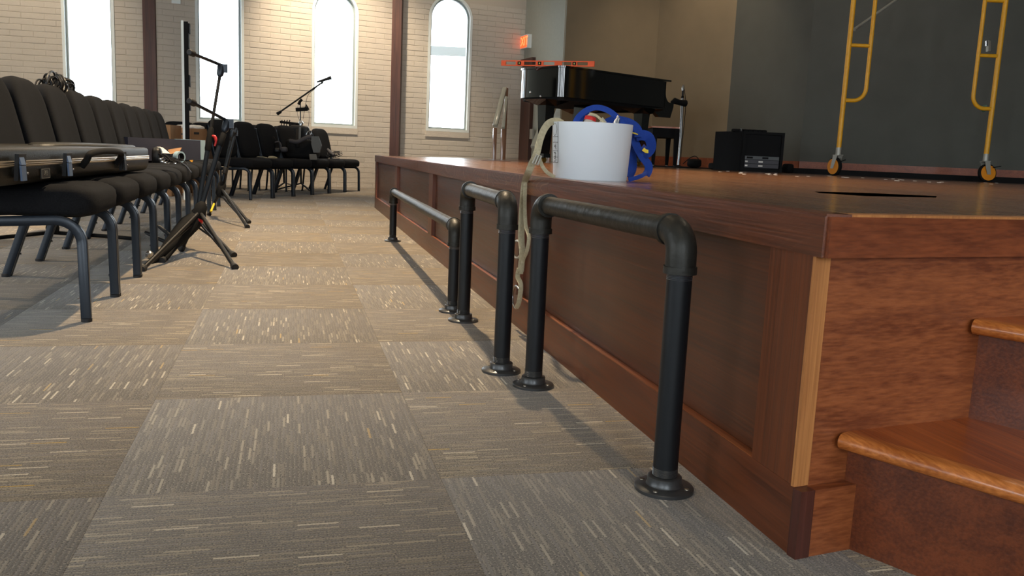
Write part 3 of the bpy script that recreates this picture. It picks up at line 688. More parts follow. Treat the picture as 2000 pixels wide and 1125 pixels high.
text('lettering', 'SKB', .022, cf(sb_, -.0045, .033), cx_, (0, 0, 1), M_['badge'], bd, .0005)
# ================================================================ GEAR ON THE LEFT ROW
def seatp(u, v, z=.475): return FL(u, v, z)
# navy long case with pale end
na = ONP(300, 300, (-.72, 0, 0), (1, 0, 0)); 
n0 = Vector((-.78, 2.55, .476)); n1_ = Vector((-.395, 3.95, .476)); dx = (n1_-n0).normalized(); dy = Vector((-dx.y, dx.x, 0))
nc = thing('long_navy_case', 'long dark navy box with pale end band on the far seats of the left row', 'case', n0)
m = MB(); m.extr([n0, n1_, n1_+dy*.22, n0+dy*.22], Vector((0, 0, .165))); m.build('box_body', M_['navy'], nc, smooth=False)
m = MB(); e0 = n1_-dx*.10; m.extr([e0-dy*.004, n1_+dx*.004-dy*.004, n1_+dx*.004+dy*.224, e0+dy*.224], Vector((0, 0, .168))); m.build('end_band', M_['tape'], nc, label='pale grey-blue end band', smooth=False)
# papers
def card(name, pts, mt, label, cat, th=.002):
    pts = [Vector(p) for p in pts]; n = (pts[1]-pts[0]).cross(pts[2]-pts[0]).normalized()
    return tag(MB().extr(pts, n*th).build(name, mt, smooth=False), label, cat)
Z0 = 6.35
card('paper_sheet', [P(304, 287, Z0), P(316, 286.5, Z0+.25), P(333, 300, Z0+.05), P(309, 298, Z0-.1)], M_['paper'], 'pinkish white folded paper on the gear behind the black case', 'paper')
card('cardboard_flap', [P(327, 292, 6.7), P(355, 288, 6.8), P(351, 296, 6.65), P(333, 301, 6.5)], M_['card2'], 'grey-brown card piece leaning beside the tape roll', 'cardboard')
tp = thing('tape_roll', 'pale blue-grey tape roll standing among cables on the left row seats', 'tape', P(350, 318, 6.5))
c_ = P(350, 306.5, 6.5); ax_ = Vector((.75, -.65, 0)).normalized()
MB().lathe(c_-ax_*.02, [(.043, 0), (.043, .04), (.030, .04), (.030, 0)], 24, axis=ax_, cap=False).build('roll', M_['tape'], tp)
MB().lathe(c_-ax_*.021, [(.031, 0), (.031, .042), (.026, .042), (.026, 0)], 20, axis=ax_, cap=False).build('core', M_['black'], tp)
m = MB()
for k in range(9):
    a = P(305+k*4, 300+k*1.2, 6.3); b = P(330+k*5, 314+k*1.6, 6.1)
    m.tube(spline([a, (a+b)/2+Vector((random.uniform(-.03, .03), random.uniform(-.05, .05), .02)), b]), .004, 6)
m.tube(spline([P(338, 311, 6.2), P(355, 319, 6.0), P(366, 327, 5.75), P(374, 338, 5.5)]), .005, 6)
tag(m.build('cable_bundle', M_['black']), 'tangle of thin black cables on the seats behind the black case', 'cable')
m = MB()
for (u, v) in ((313, 311), (316, 316), (322, 318), (326, 321), (319, 322), (324, 325), (314, 322), (342, 320), (347, 322)):
    p = P(u, v, 6.1); m.sup(p, .013, .011, .009, .6, .7, nu=10, nv=6)
    m.cyl(p, p+Vector((.02, .01, .012)), .004, 6)
tag(m.build('clamp_hardware', M_['steel'], kind='thing'), 'small pile of bright metal clamps and screws on a seat', 'hardware')
card('orange_tag', [P(370, 313, 6.9), P(377, 312.5, 6.9), P(376, 317, 6.9), P(373, 316, 6.9)], mat('orange_card', (226, 160, 50), .6), 'small orange triangular tag on a seat by the navy case', 'tag', .004)
m = MB(); p = P(307, 306, 6.25); m.sup(p, .035, .06, .07, .6, .6, nu=14, nv=8); tag(m.build('pouch', M_['black']), 'small black pouch behind the end of the black case', 'pouch')
# boxes behind the row
def carton(name, u0, u1, Z, ztop, zb, dep, label, mt):
    a = PXY(u0, Z); b = PXY(u1, Z); x = (b-a).normalized(); y = Vector((-x.y, x.x, 0)); L = (b-a).length; t = .006; o = thing(name, label, 'box', (a.x, a.y, zb)); z = Vector((0, 0, 1))
    m = MB(); h = ztop-zb
    base = a+z*zb
    m.extr([base, base+x*L, base+x*L+y*dep, base+y*dep], z*t)
    m.extr([base, base+x*L, base+x*L+z*h, base+z*h], y*t); m.extr([base+y*dep, base+x*L+y*dep, base+x*L+y*dep+z*h, base+y*dep+z*h], -y*t)
    m.extr([base, base+y*dep, base+y*dep+z*h, base+z*h], x*t); m.extr([base+x*L, base+x*L+y*dep, base+x*L+y*dep+z*h, base+x*L+z*h], -x*t)
    m.build('box_walls', mt, o, smooth=False); return o, a, x, y, L, h
b1, a, x, y, L, h = carton('cardboard_box', 336, 366, 10.3, .785, 0, .4, 'opened brown cardboard box with printed side, left of the tall panel edge', M_['card'])
m = MB(); f0 = a+Vector((0, 0, .785)); m.extr([f0+x*.0, f0+x*L*.55, f0+x*L*.4-y*.05-Vector((0, 0, .13)), f0+x*.0-y*.05-Vector((0, 0, .07))], y*.004); m.build('flap', M_['card2'], b1, smooth=False)
m = MB(); f0 = a-y*.003
for dx_, dz_, ww, hh_ in ((.03, .70, .05, .018), (.09, .70, .04, .018), (.1, .58, .03, .06)): m.extr([f0+x*dx_+Vector((0, 0, dz_)), f0+x*(dx_+ww)+Vector((0, 0, dz_)), f0+x*(dx_+ww)+Vector((0, 0, dz_+hh_)), f0+x*dx_+Vector((0, 0, dz_+hh_))], y*.002)
m.build('print', M_['ink'], b1, smooth=False)
b2, a, x, y, L, h = carton('cardboard_box', 374, 405, 9.9, .775, 0, .4, 'pinkish brown cardboard box with white paper on top, right of the tall panel edge', M_['card2'])
m = MB(); f0 = a-y*.003; m.extr([f0+x*.03+Vector((0, 0, .71)), f0+x*.09+Vector((0, 0, .71)), f0+x*.09+Vector((0, 0, .735)), f0+x*.03+Vector((0, 0, .735))], y*.002); m.build('print', M_['ink'], b2, smooth=False)
b3, a3, x3, y3, L3, h3 = carton('cardboard_box', 320, 334, 9.6, .80, 0, .3, 'narrow brown cardboard box edge just past the end of the left row backs', M_['card2'])
pp = thing('packing_paper', 'crumpled white packing paper lying on top of the cardboard boxes', 'paper', (a.x, a.y, .78))
for grp_ in (((345, 248, 10.4), (353, 246.5, 10.4), (361, 246, 10.4)), ((378, 247, 10.1), (386, 247.5, 10.0), (390, 249, 10.0))):
    m = MB()
    for (u, v, Z) in grp_: m.sup(P(u, v+1, Z), .05, .04, .022, .7, .8, nu=12, nv=6, f=lambda p: p*(1+.2*random.random()))
    m.build('sheet', M_['paper'], pp, ang=20)
# tall panel seen edge-on
pa_ = PXY(357, 9.15); pb_ = PXY(370.5, 9.15); x = (pb_-pa_).normalized(); y = Vector((-x.y, x.x, 0)).normalized(); yy = (pa_-C); yy.z = 0; yy.normalize()
zt = ONP(364, 40, pa_, y).z
tpn = thing('tall_panel', 'tall flat panel standing edge-on, white front and black back, before the brick wall', 'panel', pa_)
wdt = (pb_-pa_).length
m = MB(); m.extr([pa_, pa_+x*wdt*.36, pa_+x*wdt*.36+yy*.6, pa_+yy*.6], Vector((0, 0, zt))); m.build('white_face', M_['white'], tpn, smooth=False)
m = MB(); m.extr([pa_+x*wdt*.36, pb_, pb_+yy*.6, pa_+x*wdt*.36+yy*.6], Vector((0, 0, zt-.01)))
for zz, hh_, ww in ((1.75, .10, .014), (1.55, .22, -.004), (1.2, .12, .008), (.95, .08, .008)): m.box(pb_+Vector((0, 0, zz)), pb_+Vector((max(ww, .003), .1, zz+hh_)))
m.build('black_back', M_['dblack'], tpn, smooth=False)
def HB(u, v, dx=0): return ONP(u, v, (-.945+dx, 0, 0), (1, 0, 0))
# heap of cable and a light fixture on the backrests
hp_ = thing('cable_heap', 'heap of coiled black cables draped over the top of the near backrests', 'cable', (-.98, 1.25, .9))
m = MB(); rnd = random.Random(3)
for k in range(22):
    c_ = HB(86+k*2.6, 172-12*sin(min(k/15, 1)*pi)+rnd.uniform(-5, 5), rnd.uniform(-.05, .05))
    a = rnd.uniform(0, pi); e1_ = Vector((cos(a)*.5, .8, .2)).normalized(); e2_ = Vector((0, rnd.uniform(-.3, .3), 1)).normalized(); r_ = rnd.uniform(.035, .07)
    m.tube([c_+e1_*r_*cos(t*2*pi/18)*1.15+e2_*r_*.7*sin(t*2*pi/18) for t in range(18)], .0055, 6, closed=True)
m.tube(spline([HB(110, 158), HB(127, 152), HB(134, 164), HB(143, 180)]), .004, 6); m.tube(spline([HB(66, 175), HB(72, 158), HB(80, 156), HB(85, 165)]), .005, 6)
m.build('coils', M_['black'], hp_)
lf = thing('stage_lamp', 'black stage lamp head lying among cables on the backrest tops', 'lamp', HB(110, 185))
A_ = HB(96, 160); B_ = HB(152, 185)
MB().tube([A_, A_+(B_-A_)*.35, A_+(B_-A_)*.4, B_+Vector((0, 0, -.005))], [.03, .045, .042, .012], 16).build('housing', M_['dblack'], lf)
for q in ((116, 165), (125, 169)): MB().lathe(HB(q[0], q[1]), [(.016, 0), (.012, .006), (.004, .009)], 12, axis=-(ray(*q).normalized())).build('lens', M_['gold'], lf)
# ================================================================ BOOM STANDS BY THE AISLE
def boom_stand(label, hub, feet, top, clutch, boom_end, boom_tail=None, red=None, ring=False):
    hub = Vector(hub); o = thing('boom_stand', label, 'stand', (hub.x, hub.y, 0)); top = Vector(top); d = (top-hub).normalized()
    MB().cyl(hub-d*.04, hub+(top-hub)*clutch, .0140, 14).build('lower_tube', M_['frame'], o)
    MB().cyl(hub+(top-hub)*clutch*.96, top, .0095, 12).build('upper_tube', M_['black'], o)
    MB().tube([hub+(top-hub)*(clutch-.09), hub+(top-hub)*(clutch-.07), hub+(top-hub)*(clutch+.05), hub+(top-hub)*(clutch+.07)], [.015, .0185, .018, .011], 12).build('clutch', M_['dblack'], o)
    if red:
        q = hub+(top-hub)*clutch; m = MB(); m.tube(spline([q+RT*.01+UP*.01, q+RT*.03+UP*.008, q+RT*.038-UP*.02, q+RT*.03-UP*.05]), [.008]*6+[.009]*6+[.006]*7, 10); m.build('lever', M_['red'], o, label='red clutch lever')
    MB().tube([hub-d*.075, hub-d*.045, hub+d*.035, hub+d*.06], [.018, .034, .034, .016], 14).build('hub', M_['dblack'], o)
    if ring: m = MB(); m.tube([hub-d*.062, hub-d*.044], .033, 14); m.build('hub_ring', M_['red'], o, label='red ring')
    for ft in feet:
        ft = Vector(ft); m = MB(); a = hub; e = (ft-a).normalized()
        m.cyl(a, ft-e*.02, .0115, 12); m.cyl(a-d*.05, a+(ft-a)*.62-d*.01, .006, 8); m.build('leg', M_['black'], o); lg = o.children[-1]
        MB().tube([ft-e*.045, ft-e*.03, ft-e*.004+Vector((0, 0, .004))], [.014, .018, .019], 12).build('rubber_foot', M_['cap'], lg)
    m = MB(); be = Vector(boom_end); bt = Vector(boom_tail) if boom_tail is not None else top
    m.cyl(bt, be, .0095, 10); m.build('boom', M_['frame'], o); bo = o.children[-1]
    e = (be-bt).normalized(); m = MB(); m.tube([be-e*.015, be-e*.01, be+e*.035, be+e*.04], [.010, .018, .018, .014], 12); m.build('boom_tip', M_['cap'], bo)
    MB().tube([top-d*.06, top-d*.045, top+d*.01, top+d*.02], [.012, .021, .024, .012], 10, sq=False).build('boom_clamp', M_['frame'], o)
    m = MB(); m.box(top+RT*.005-UP*.03-Vector((.004, .012, 0)), top+RT*.035+UP*.02+Vector((.004, .012, 0))); m.build('clamp_knob', M_['frame'], o, smooth=False)
    return o
zA = 4.85
fA = [FL(460, 525, .004), FL(275, 529, .004)+Vector((.0, 0, 0)), FL(353, 490, .004)]
boom_stand('front folded boom stand leaning by the aisle, thick pole and red hub ring', P(390, 414, 4.80), fA, P(443, 240, 4.95), .82, P(377, 201, 4.6), P(446, 237, 4.98), ring=True)
boom_stand('tallest leaning boom stand by the aisle with red clutch lever, its head against the window', P(384, 424, 5.05), [FL(458, 501, .004), FL(315, 512, .004), FL(330, 478, .004)], P(432, 132, 5.25), .52, P(376, 104.5, 4.9), P(434, 128, 5.28), red=True)
o3 = boom_stand('rear boom stand with folded boom beside the far chairs, yellow-striped leg', P(432, 368, 7.0), [FL(484, 445, .004), FL(487.5, 436, .004), FL(408, 420, .004)], P(455, 258, 7.05), .93, P(440, 330, 6.95), P(462, 250, 7.0))
MB().cyl(P(412, 413, 6.62), P(418, 398, 6.68), .0085, 10).build('leg_stripe', M_['yellow'], o3)
MB().tube([P(436, 366, 7.02), P(447, 305, 7.04), P(459, 258, 7.0)], .03, 10, b=.014).build('folded_boom', M_['black'], o3)
# stand base seen between the chair legs
ub = thing('stand_base', 'low black stand base on the floor behind the near chair legs', 'stand', FL(100, 458, 0))
MB().tube([FL(-30, 470, .02), FL(0, 464, .02), FL(100, 454, .03)], .012, 8).build('base_bar', M_['dblack'], ub)
MB().tube([FL(100, 454, .03), FL(205, 461, .02), FL(260, 466, .02)], .012, 8).build('base_bar', M_['dblack'], ub)
q = FL(103, 455, .03); MB().tube([q, q+Vector((0, 0, .03)), q+Vector((0, 0, .10)), q+Vector((0, 0, .34))], [.035, .04, .025, .018], 12).build('upright', M_['dblack'], ub)
# folded music stand lying across the feet
ms = thing('folded_stand', 'folded black gear stand with padded prongs lying at the front stand feet', 'stand', FL(300, 530, 0))
MB().tube([P(394, 416, 4.84), P(368, 440, 4.75), P(345, 466, 4.65), P(318, 492, 4.5), P(284, 524, 4.38)], [.03, .055, .048, .022, .014], 10).build('folded_frame', M_['dblack'], ms)
MB().cyl(P(378, 440, 4.75), P(322, 505, 4.5), .016, 10).build('folded_frame', M_['dblack'], ms)
for q0_, q1_ in (((283, 453), (322, 472)), ((308, 441), (330, 458))): MB().tube([P(*q0_, 4.6), P(q0_[0]+4, q0_[1]+2, 4.6), P(*q1_, 4.62)], [.006, .010, .010], 10).build('prong', M_['cap'], ms)
MB().lathe(FL(292, 505, .035), [(.012, 0), (.02, .01), (.02, .03), (.01, .04)], 12).build('end_cap', M_['steel'], ms)
# ================================================================ FAR STAND, MIC, CLIPS
fm = thing('microphone_stand', 'black boom microphone stand behind the far row, microphone across the third window', 'stand', FL(588, 372, 0))
Zf = 11.9; hb = P(588, 358, Zf)
MB().cyl(hb, P(587, 250, Zf), .013, 10).build('lower_tube', M_['black'], fm)
MB().cyl(P(587, 250, Zf), P(586.5, 198, Zf), .008, 8).build('upper_tube', M_['black'], fm)
for q in ((533, 372), (605, 372), (601, 367)):
    MB().cyl(hb, FL(q[0], q[1], .01), .010, 8).build('leg', M_['frame'], fm)
MB().tube([P(541, 223, Zf), P(543, 221.5, Zf), P(549, 218, Zf)], [.022, .024, .018], 10).build('counterweight', M_['dblack'], fm)
MB().cyl(P(545, 220, Zf), P(631, 160, Zf), .0115, 8).build('boom', M_['black'], fm)
MB().tube([P(619, 160, Zf), P(629, 157.5, Zf), P(638, 154.5, Zf), P(647, 151.5, Zf)], [.012, .018, .020, .027], 12).build('microphone', M_['black'], fm)
MB().tube([P(583, 204, Zf), P(586, 198, Zf), P(590, 194, Zf)], .02, 10).build('boom_clutch', M_['dblack'], fm)
MB().bar(P(578, 214, Zf), P(601, 213, Zf), .04, .05).build('tablet_clamp', M_['dblack'], fm)
MB().tube([P(597, 212, Zf), P(598, 205, Zf), P(603, 214, Zf)], .013, 8).build('clamp_arm', M_['dblack'], fm)
MB().tube([P(587, 236, Zf), P(588, 241, Zf), P(587, 248, Zf)], [.02, .034, .02], 12).build('bright_joint', M_['steel'], fm, label='shiny metal joint')
m = MB()
m.tube(spline([P(583, 200, Zf), P(581, 222, Zf), P(587, 240, Zf)]), .003, 5); m.tube(spline([P(603, 214, Zf), P(604, 232, Zf), P(601, 252, Zf)]), .003, 5); m.tube(spline([P(633, 158, Zf), P(627, 166, Zf), P(612, 176, Zf), P(600, 190, Zf), P(592, 232, Zf)]), .003, 5)
m.build('cable', M_['black'], fm)
cbm = MB(); cbm.bar(P(547, 238, Zf), P(584, 243, Zf), .03, .035); cbm.tube(spline([P(566, 243, Zf), P(573, 246, Zf), P(580, 242, Zf)]), .02, 8)
for u in (550, 555, 560, 565): cbm.cyl(P(u, 239, Zf), P(u+1, 234.5, Zf), .008, 6); cbm.cyl(P(u, 240, Zf), P(u, 247, Zf), .007, 6)
cbm.build('clip_bar', M_['dblack'], fm)
sm = thing('microphone_stand', 'short black tripod stand just left under the far row seats', 'stand', FL(556, 372, 0)); hb = P(555, 357, 11.9)
MB().cyl(hb, P(554, 320, 11.9), .014, 10).build('lower_tube', M_['black'], sm)
for q in ((533, 373), (540, 366), (575, 362)): MB().cyl(hb, FL(q[0], q[1], .012), .010, 8).build('leg', M_['frame'], sm)
# ================================================================ BAGS ON THE FAR ROW
Zb = 11.55
def far(u, v, Z=Zb): return P(u, v, Z)
bg_ = thing('gear_bag', 'large black gear bag with grey side flap lying open on the far row seats', 'bag', far(590, 308))
Mx = Matrix.Translation(far(592, 291, 11.3)) @ Matrix.Rotation(-YAW, 4, 'Z')
MB().sup((0, 0, 0), .21, .16, .125, .35, .4, M=Mx).build('bag_body', M_['dblack'], bg_, ang=180)
m = MB(); m.extr([P(608, 266, 11.05), P(622, 266, 11.05), P(628, 284, 11.05), P(624, 298, 11.05), P(612, 298, 11.05), P(608, 282, 11.05)], FW*.03); m.build('side_flap', M_['label'], bg_, label='grey side flap', smooth=False)
m = MB(); m.tube(spline([P(566, 275, 11.1), P(580, 277, 11.05), P(596, 270, 11.05), P(608, 266, 11.08)]), .020, 10, b=.026); m.build('rolled_top', M_['dgrey'], bg_)
MB().tube(spline([P(598, 264, 11.1), P(602, 257, 11.1), P(608, 256, 11.1), P(607, 262, 11.1), P(600, 268, 11.1)]), .006, 8).build('handle', M_['steel'], bg_, label='pale handle loop')
MB().tube([P(581, 252, 11.35), P(580, 276, 11.1), P(581, 288, 11.1)], .018, 8, b=.006).build('strap', M_['dblack'], bg_)
gb = thing('guitar_bag', 'black padded bag with grey panel hanging over a backrest in the far row', 'bag', far(588, 265, 11.9))
MB().sup((0, 0, 0), .15, .05, .16, .4, .5, M=Matrix.Translation(P(584, 268, 11.75)) @ Matrix.Rotation(-YAW, 4, 'Z')).build('bag_body', M_['black'], gb, ang=180)
MB().bar(P(586, 249, 11.6), P(585, 274, 11.6), .12, .03).build('grey_panel', M_['label'], gb, smooth=False)
hd = thing('headphones', 'black over-ear headphones with shiny cups on the far row seats', 'headphones', far(536, 306, 11.0)); Zh = 11.0
MB().tube(spline([P(528, 276, Zh), P(526, 284, Zh), P(530, 293, Zh), P(537, 294, Zh)]), .009, 8).build('headband', M_['dgrey'], hd)
MB().tube(spline([P(537, 278, Zh), P(545, 277, Zh), P(549, 284, Zh), P(548, 292, Zh)]), .009, 8).build('headband', M_['dgrey'], hd)
for u, v in ((541, 294), (555, 292)):
    MB().sup(P(u, v, Zh), .045, .04, .035, .7, .7, nu=16, nv=10).build('ear_cup', M_['black'] if u < 550 else M_['dgrey'], hd, ang=180)
MB().sup(P(531, 279, Zh+.05), .05, .05, .09, .7, .7, nu=14, nv=8).build('pad', M_['dblack'], hd, ang=180)
def cables(name, label, cu, cv, Z, ru_, rv, n, mt, seed, r=.005):
    rnd = random.Random(seed); m = MB()
    for k in range(n):
        c_ = P(cu+rnd.uniform(-ru_, ru_)*.6, cv+rnd.uniform(-rv, rv)*.5, Z+rnd.uniform(-.04, .04)); a = rnd.uniform(-.5, .5)
        s = Z/FPX; e1_ = RT*cos(a)+UP*sin(a)*.3; e2_ = (UP*.6+FW*.7).normalized()
        m.tube([c_+e1_*(ru_*s*rnd.uniform(.4, .6))*cos(t*2*pi/16)+e2_*(rv*s)*sin(t*2*pi/16) for t in range(16)], r, 6, closed=True)
    return tag(m.build(name, mt), label, 'cable')
cables('cable_coil', 'tan coiled cable loops at the left of the far row seats', 527, 310, 10.7, 16, 5, 4, M_['web'], 5, .006)
cables('cable_coil', 'tangle of thin black cables at the right end of the far row seats', 655, 302, 12.0, 16, 7, 9, M_['black'], 9, .004)
m = MB(); m.tube(spline([P(500, 306, 10.6), P(520, 308, 10.55), P(526, 318, 10.5), P(527, 334, 10.5)]), .006, 6); tag(m.build('cable', M_['web']), 'tan cable end hanging down over a far row seat front', 'cable')
MB().tube([P(640, 292, 12.0), P(646, 299, 11.95), P(652, 304, 11.9)], [.02, .03, .02], 10).build('clamp', M_['dgrey'])
tag(bpy.data.objects['clamp'], 'small grey clamp lying beside the cable tangle on the far row', 'clamp')
MB().extr([P(604, 301, 11.0), P(617, 301, 11.0), P(619, 312, 10.9), P(605, 312, 10.9)], FW*.02).build('cloth_square', M_['label'])
tag(bpy.data.objects['cloth_square'], 'grey square cloth hanging over a far row seat below the gear bag', 'cloth')
# ================================================================ PIANO
pz = H
Zp = 9.6
A_ = PXY(1090, 9.55); B_ = PXY(1297, 10.75); ax = (B_-A_).normalized(); ay = Vector((-ax.y, ax.x, 0))
if ay.dot(FW) < 0: ay = -ay
PL = (B_-A_).length
pn = thing('grand_piano', 'glossy black grand piano with closed lid standing on the stage', 'piano', (A_.x, A_.y, pz))
pf = lambda s, t, z=0: A_+ax*s+ay*t+Vector((0, 0, pz+z))
PT = 1.066; PB = PT-.335
def pout(off=0, s_end=PL-.06):
    # plan outline: spine t=0 from tail to keyboard, tail rounded, bentside on the far side
    o = off
    pts = [(s_end, -o), (.10, -o)]
    pts += [(.10+(.10+o)*cos(a), .10+(.10+o)*sin(a)) for a in [(-pi/2)-(pi/2)*k/8 for k in range(1, 9)]]
    pts += [(-.0-o, .58)]+[(.20+(.20+o)*cos(a), .60+(.20+o)*sin(a)) for a in [pi-(pi/2)*k/8 for k in range(0, 9)]]
    pts += [(.45, .86+o), (.75, 1.0+o), (1.0, 1.2+o), (1.15, 1.36+o), (s_end, 1.4+o)]
    return pts
m = MB(); m.extr([pf(s, t, PB) for s, t in pout()], Vector((0, 0, PT-PB-.02))); m.build('case', M_['gloss'], pn, ang=32)
m = MB(); m.extr([pf(s, t, PT-.018) for s, t in pout(.012, PL+.02)], Vector((0, 0, .02))); m.build('lid', M_['gloss'], pn, ang=32)
m = MB(); m.extr([pf(s, t, PB-.035) for s, t in pout(-.03)], Vector((0, 0, .036))); m.build('bottom_frame', M_['dblack'], pn, smooth=False)
# cheek with curved cut-out
KX = PL-.06
prof = [(KX-.02, PB-.0), (KX-.02, PT-.02), (KX, PT-.03)]+[(KX+.10-.10*cos(a), PT-.14-.13*sin(a)) for a in [pi/2*k/6 for k in range(0, 7)]]+[(KX+.17, PT-.27), (KX+.17, PB+.02), (KX+.12, PB-.12), (KX-.1, PB-.12), (KX-.25, PB-.02)]
for t in (0, 1.34):
    m = MB(); m.extr([pf(s, t, z) for s, z in prof], ay*.06); m.build('cheek', M_['gloss'], pn, ang=30)
m = MB(); m.extr([pf(KX-.02, .06, PB-.06), pf(KX+.16, .06, PB-.06), pf(KX+.16, .06, PB+.03), pf(KX-.02, .06, PB+.03)], ay*1.28); m.build('key_bed', M_['gloss'], pn, smooth=False)
m = MB(); m.extr([pf(KX+.01, .08, PB+.03), pf(KX+.15, .08, PB+.03), pf(KX+.15, .08, PB+.05), pf(KX+.01, .08, PB+.05)], ay*1.24); m.build('keys', M_['white'], pn, smooth=False)
def pleg(s, t):
    m = MB(); c = pf(s, t)
    for (h0, h1, r0, r1) in ((.64, PB-.03, .075, .19), (.10, .64, .045, .07), (.055, .10, .055, .05)):
        q = [];
        for hh_, rr in ((h0, r0), (h1, r1)): q.append([m.b.verts.new(c+ax*dx*rr+ay*dy*rr+Vector((0, 0, hh_))) for dx, dy in ((-1, -1), (1, -1), (1, 1), (-1, 1))])
        m.skin(q)
    m.build('leg', M_['gloss'], pn, smooth=False); lg = pn.children[-1]
    m = MB(); m.cyl(c-ay*.015+Vector((0, 0, .03)), c+ay*.015+Vector((0, 0, .03)), .03, 16); m.bar(c+Vector((0, 0, .03)), c+Vector((0, 0, .058)), .02, .02); m.build('caster', M_['gold'], lg)
pleg(.06, .30); pleg(PL-.32, .14); pleg(PL-.32, 1.22)
m = MB(); m.extr([pf(.75, .3, .12), pf(.78, .3, .12), pf(.78, .3, PB), pf(.75, .3, PB)], ay*.25); m.box(pf(.72, .28, .10)-Vector((.1, .1, 0)), pf(.74, .5, .17)); m.build('pedal_lyre', M_['gloss'], pn, smooth=False)
for s, z in ((-.0, PB+.09), (.0, PB+.05)): pass
for u, v in ((1036, 180), (1056, 188)): MB().sup(P(u, v, 9.5), .01, .01, .014, .8, .8, nu=8, nv=6).build('lid_hinge', M_['steel'], pn)
# clamp arm of the keyboard-side microphone, and stand
sv = thing('microphone_stand', 'chrome straight microphone stand with silver microphone beside the piano keyboard', 'stand', P(1325, 322, 11.0)); bs = PXY(1325, 11.0)+Vector((0, 0, H)); Zs = 11.0
MB().lathe(bs, [(.15, 0), (.15, .012), (.05, .02), (.02, .035)], 28).build('round_base', M_['dblack'], sv)
MB().cyl(bs+Vector((0, 0, .02)), P(1329.5, 270, Zs), .015, 14).build('lower_tube', M_['steel'], sv)
MB().cyl(P(1329.5, 271, Zs), P(1333.2, 192, Zs), .019, 14).build('upper_tube', M_['steel'], sv)
MB().tube([P(1333, 193, Zs), P(1333.3, 188, Zs)], .018, 12).build('mic_clip', M_['dblack'], sv)
MB().cyl(P(1333.3, 188, Zs), P(1334, 176, Zs), .013, 10).build('shock_mount', M_['black'], sv)
MB().tube([P(1334, 177, Zs), P(1334.3, 170, Zs), P(1334.5, 166, Zs)], [.015, .018, .008], 12).build('microphone', M_['steel'], sv)
m = MB(); m.tube([P(1311, 201, 10.9), P(1318, 197, 10.9), P(1326, 200, 10.95), P(1339, 202, Zs)], [.02, .04, .035, .045], 10); m.tube(spline([P(1336, 170, Zs), P(1339, 200, Zs), P(1337, 235, Zs), P(1331, 290, Zs), P(1329, 322, Zs)]), .004, 6); m.build('side_arm', M_['dblack'], sv)
# bench
be0 = PXY(1271, 11.3)+Vector((0, 0, H)); bx = Vector((cos(-YAW), sin(-YAW), 0)); by = Vector((-bx.y, bx.x, 0))
bn = thing('piano_bench', 'black piano bench with orange-brown wooden top behind the blue straps', 'bench', be0)
zb_ = .525; bw, bdp = .37, .7
def bp_(s, t, z): return be0+bx*s+by*t+Vector((0, 0, z))
m = MB(); m.extr([bp_(-.02, 0, zb_-.02), bp_(bw+.02, 0, zb_-.02), bp_(bw+.02, bdp, zb_-.02), bp_(-.02, bdp, zb_-.02)], Vector((0, 0, .02))); m.build('bench_top', M_['orangewood'], bn, smooth=False)
m = MB(); m.extr([bp_(.01, .02, zb_-.14), bp_(bw-.01, .02, zb_-.14), bp_(bw-.01, bdp-.02, zb_-.14), bp_(.01, bdp-.02, zb_-.14)], Vector((0, 0, .12))); m.build('apron', M_['dblack'], bn, smooth=False)
for s in (.035, bw-.045):
    for t in (.04, bdp-.04):
        m = MB(); m.skin([[m.b.verts.new(bp_(s+a*r, t+b*r, z)) for a, b in ((-1, -1), (1, -1), (1, 1), (-1, 1))] for z, r in ((.02, .02), (zb_-.02, .035))]); m.build('leg', M_['dblack'], bn, smooth=False); lg = bn.children[-1]
        MB().cyl(bp_(s, t, 0), bp_(s, t, .03), .016, 10).build('foot', M_['white'], lg)
# black floor mat and pedal unit by the mic
q = [PXY(1268, 11.2), PXY(1388, 11.2), PXY(1392, 11.9), PXY(1262, 11.9)]
MB().prism([(p.x, p.y) for p in q], H, H+.012).build('floor_mat', M_['dblack'], smooth=False); tag(bpy.data.objects['floor_mat'], 'thin black mat on the stage under bench and chrome stand', 'mat')
pd = thing('cable_box', 'small black box with looped cable on the stage right of the chrome stand', 'box', P(1356, 324, 11.2))
cpos = PXY(1356, 11.1)+Vector((0, 0, H+.012)); MB().sup(cpos+Vector((0, 0, .055)), .085, .07, .055, .5, .5, nu=16, nv=8).build('box_body', M_['dblack'], pd)
MB().tube(spline([P(1334, 320, 11), P(1343, 312, 11), P(1352, 306, 11), P(1360, 306, 11), P(1366, 314, 11)]), .006, 6).build('cable', M_['black'], pd)
wm = PXY(1408, 10.6)+Vector((0, 0, H)); m = MB(); m.sup(wm+Vector((0, 0, .04)), .13, .12, .042, .4, .4, nu=16, nv=8); tag(m.build('floor_speaker', M_['dblack']), 'low black box on the stage floor just left of the equipment rack', 'speaker')
wm = PXY(1539, 10.2)+Vector((0, 0, H)); m = MB(); m.sup(wm+Vector((0, 0, .055)), .05, .07, .055, .5, .5, nu=14, nv=8); tag(m.build('cable_lump', M_['dblack']), 'small black lump of cable on the stage just right of the equipment rack', 'cable')
